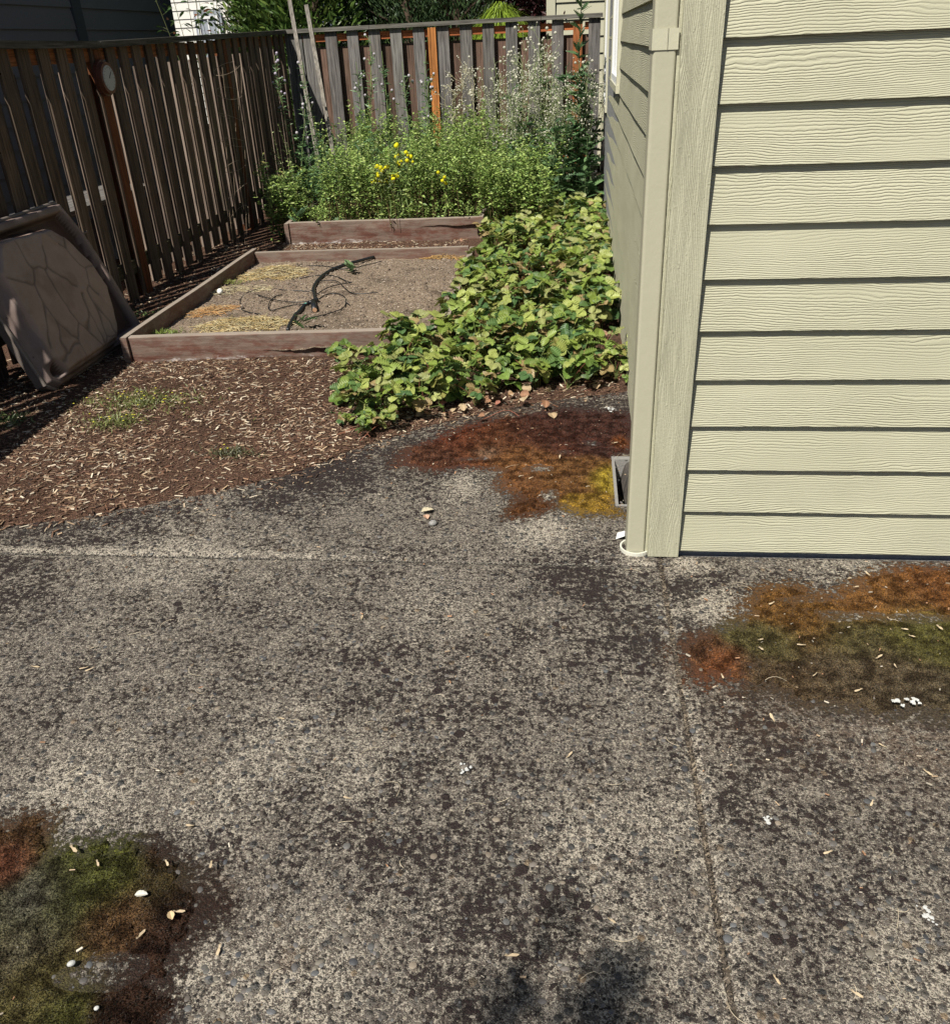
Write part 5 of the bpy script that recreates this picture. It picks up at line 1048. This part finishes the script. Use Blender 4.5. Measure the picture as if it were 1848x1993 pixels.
# ================================================================== LITTER ON THE PATIO
SEED = (np.array([(0, 0, .06), (.15, .1, .1), (.15, -.1, .08), (.3, .05, .03), (.55, .17, .05), (.9, .16, .02), (1, .05, .04), (.8, -.06, .02), (.3, -.05, .03)], float), np.array([(0, 2, 1), (1, 2, 3), (2, 8, 3), (3, 8, 4), (4, 8, 7), (4, 7, 5), (5, 7, 6)]), np.array([.55, .55, .55, 1, 1, 1.05, 1.05, 1, .9]))
def one_leaf(T, size, col, name, tint=1.):
    b = MB(); b.inst(T, np.zeros((1, 3)), np.array([[1., 0, 0]]), np.array([[0, 1., 0]]), np.array([[0, 0, 1.]]), size, np.array([col])); return b
b = one_leaf(SEED, .028, (.66, .52, .34), ''); sp = b.build('maple_seed', MAT['straw']); tag(sp, 'dry tan winged maple seed lying on the patio or its moss', 'seed', 'maple seeds on the patio')
first = True
for (px, py) in ((170, 1302), (182, 1302), (190, 1683), (325, 1683), (410, 1685), (145, 1655), (385, 1618), (335, 1785), (700, 1210), (265, 1840), (430, 1840), (1505, 1180), (1645, 1135), (1690, 1130), (1660, 1152), (1755, 1232), (1765, 1245), (1820, 1225), (1480, 1268), (1470, 1255), (1570, 1265), (1700, 1292), (1590, 1318), (1400, 1320), (1740, 1310), (1680, 1350), (1720, 1460), (1510, 1410), (1040, 935), (1090, 900), (1230, 850), (1190, 870), (1150, 955), (975, 992), (1210, 1045), (880, 840), (650, 880), (980, 1865), (1500, 1900), (1650, 1930), (1180, 1790), (540, 1400), (1620, 1660), (1700, 1560), (1790, 1500), (60, 1300), (690, 1560), (1100, 1480)):
    g = G(px + rng.normal(0, 3), py); g[2] = .006 if not (1320 < px and 1120 < py < 1400 or py < 1000 or (px < 430 and py > 1600)) else .016
    if first: sp.location = g; sp.rotation_euler = (0, 0, rng.uniform(0, 6)); first = False
    else:
        c = sp.copy(); COL.objects.link(c); c.location = g; c.rotation_euler = (rng.normal(0, .15), rng.normal(0, .15), rng.uniform(0, 6.28)); c.scale = (rng.uniform(.7, 1.15),) * 3
CURL = leaflet_T(4, .3, .5, .01, .0)
def item(T, size, col, name, px, py, z, rz, label, cat, mat='straw'):
    b = one_leaf(T, size, col, ''); o = b.build(name, MAT[mat]); o.location = G(px, py, z); o.rotation_euler = (0, 0, rz); return tag(o, label, cat)
item(CURL, .026, (.7, .67, .58), 'shell', 262, 1742, .02, .2, 'white curled husk on the dark moss at lower left', 'husk')
item(CURL, .024, (.70, .52, .30), 'leaf', 335, 1790, .02, 2.2, 'curled tan leaf bit on the dark moss right of the white husk', 'leaf')
item(CURL, .05, (.62, .55, .38), 'leaf', 820, 996, .012, .6, 'yellowish leaf flake on the patio left of the moss', 'leaf')
item(CURL, .04, (.60, .38, .26), 'leaf', 832, 1010, .004, 2., 'pinkish stone like leaf on the patio below the yellowish flake', 'leaf')
b = MB()
for p_, r_ in (((842, 1017), .016),): g = G(*p_, .01); stones(b, np.array([g[0]]), np.array([g[1]]), np.array([.008]), r_, [(.3, .29, .27)], .7)
tag(b.build('stone', MAT['pebble']), 'loose pale stone on the patio left of the moss', 'stone')
for px, py, r_, lab in ((142, 1883, .0085, 'small white oval pebble in the bare hollow at lower left'), (191, 1970, .005, 'tiny round white pebble at the foot of the bare hollow')):
    b = MB(); g = G(px, py, 0); stones(b, np.array([g[0]]), np.array([g[1]]), np.array([.012]), r_, [(.55, .55, .52)], .6); tag(b.build('pebble', MAT['pebble']), lab, 'pebble')
for j, (px, py, r_, lab) in enumerate(((1493, 1602, .02, 'white bird dropping splash on the right slab'), (1797, 1778, .022, 'faint white splash on the right slab, lower one'), (1187, 803, .03, 'white flaky scrap on the moss by the house wall'), (1762, 1375, .028, 'crumpled white petal like scrap on the moss at right'), (905, 1500, .018, 'small white spot in the middle of the patio'))):
    b = MB(); g = G(px, py, 0); n = 14
    for q in range(10):
        a0 = rng.uniform(0, 6.28, 1)[0]; d0 = rng.normal(0, r_ * .5, 2); rr = r_ * rng.uniform(.08, .28); a = np.linspace(0, 2 * math.pi, n + 1)[:-1]; rad = rr * rng.uniform(.6, 1.2, n); zz = (.003 if py not in (803, 1375) else .016) + rng.uniform(0, .002)
        V = np.stack([d0[0] + rad * np.cos(a), d0[1] + rad * np.sin(a), zz + rng.uniform(0, .003 if j in (2, 3) else .0006, n)], -1); b.add(np.vstack([V, [(d0[0], d0[1], zz + .001)]]), tris=[(i, (i + 1) % n, n) for i in range(n)], col=(.55, .55, .53))
    o = b.build('white_splash', MAT['paint']); o.location = (g[0], g[1], .0015); tag(o, lab, 'splash')
# bits of chaff and twigs
b = MB(); n = 1500; X = rng.uniform(-1.7, 1.3, n); Y = .6 + 3.3 * rng.random(n) ** 1.1; k = (sdist(X, Y, MP) < 0) & ~((X > .26) & (Y > 2.48)); X, Y = X[k], Y[k]; wgt = rng.random(len(X)) < np.where((Y > 2.7) | (X > .35), 1., .18); X, Y = X[wgt], Y[wgt]
chips(b, X, Y, .004 + .008 * rng.random(len(X)), .003, .015, [(.66, .56, .42), (.55, .4, .26), (.7, .62, .5), (.5, .28, .16)])
for i in range(110):
    x = rng.uniform(-1.5, 1.2); y_ = .7 + 3 * rng.random(); 
    if (x > .26 and y_ > 2.46): continue
    L = rng.uniform(.02, .06); a = rng.uniform(0, 6.28); t = np.linspace(-.5, .5, 6); bn_ = rng.normal(0, .8)
    b.tube(np.stack([x + L * t * math.cos(a) - bn_ * L * t * t * math.sin(a), y_ + L * t * math.sin(a) + bn_ * L * t * t * math.cos(a), .005 + .012 * (.25 - t * t) + 0 * t], -1), .0006, 3, (.66, .56, .40), cap=False)
tag(b.build('plant_litter', MAT['straw']), 'dry chaff, needles and wood crumbs strewn over the patio and moss', 'litter', kind='stuff')
# debris in the slab joint
b = MB(); n = 1500; Y = rng.uniform(.4, 2.5, n); X = .3065 + rng.normal(0, .003, n); chips(b, X, Y, -.008 + .006 * rng.random(n), .004, .016, [(.16, .13, .1), (.1, .08, .06), (.26, .21, .15), (.06, .05, .04), (.09, .07, .05)])
n = 1500; X = rng.uniform(-2.8, .2, n); Y = 2.44 + rng.normal(0, .003, n); chips(b, X, Y, -.008 + .006 * rng.random(n), .004, .012, [(.25, .23, .19), (.18, .16, .13), (.3, .27, .23), (.1, .09, .08)])
tag(b.build('joint_debris', MAT['chips']), 'dirt and dry grass packed in the joints between the patio slabs', 'debris', kind='stuff')
b = MB(); b.box((.301, -2, -.1), (.312, 2.5, -.012), (.06, .05, .04)); b.box((-4.5, 2.437, -.1), (.3, 2.443, -.009), (.1, .09, .08)); tag(b.build('joint_soil', MAT['concrete']), kind='structure')

# ================================================================== TREE BEHIND THE VIEWER (shades the near edge of the patio)
tr = thing('overhanging_tree', (-3.6, -5.5, 0), 'tree behind the viewer whose twig tips shade the near patio', 'tree')
b = MB(); t = np.linspace(0, 1, 8); b.tube(np.stack([-3.6 + .1 * t, -5.5 + .2 * t, 5.6 * t], -1), np.interp(t, [0, 1], [.16, .07]), 10, (.12, .09, .07)); b.build('trunk', MAT['wood_v'], tr)
tips = []
for gx, gy, hh, rr, nn in ((.105, 1.0, 2.9, .032, 70), (.085, .93, 2.9, .035, 90), (.09, .85, 2.9, .04, 90), (-.095, .94, 2.9, .028, 40), (-.085, .86, 2.9, .035, 60), (-.015, 1.11, 2.9, .028, 16)): tips.append((np.array([gx, gy, 0]) + LS / LS[2] * hh, rr, nn))
b = MB()
for p, rr, nn in tips: q = np.array([-3.5, -5.3, 5.4]); u = np.linspace(0, 1, 7)[:, None]; b.tube(q * (1 - u) + p * u + np.array([0, 0, .5]) * np.sin(u * 3.14), np.interp(u[:, 0], [0, 1], [.02, .003]), 5, (.12, .09, .07), cap=False)
b.build('limbs', MAT['wood_v'], tr)
b = MB()
for p, rr, nn in tips:
    pos = p + rng.normal(0, 1, (nn, 3)) * rr; A = norm(rng.normal(0, 1, (nn, 3))); B, C = frame(A, .6); b.inst(OVATE, pos, A, B, C, rng.uniform(.03, .05, nn), np.tile((.08, .13, .04), (nn, 1)))
n = 900; pos = np.array([-3.6, -5.5, 6.2]) + rng.normal(0, .7, (n, 3)); A = norm(rng.normal(0, 1, (n, 3))); B, C = frame(A, .6); b.inst(OVATE, pos, A, B, C, rng.uniform(.07, .11, n), np.tile((.08, .13, .04), (n, 1)))
b.build('crown', MAT['leaf'], tr)
for o in bpy.data.objects:
    if '_w' in o: del o['_w']
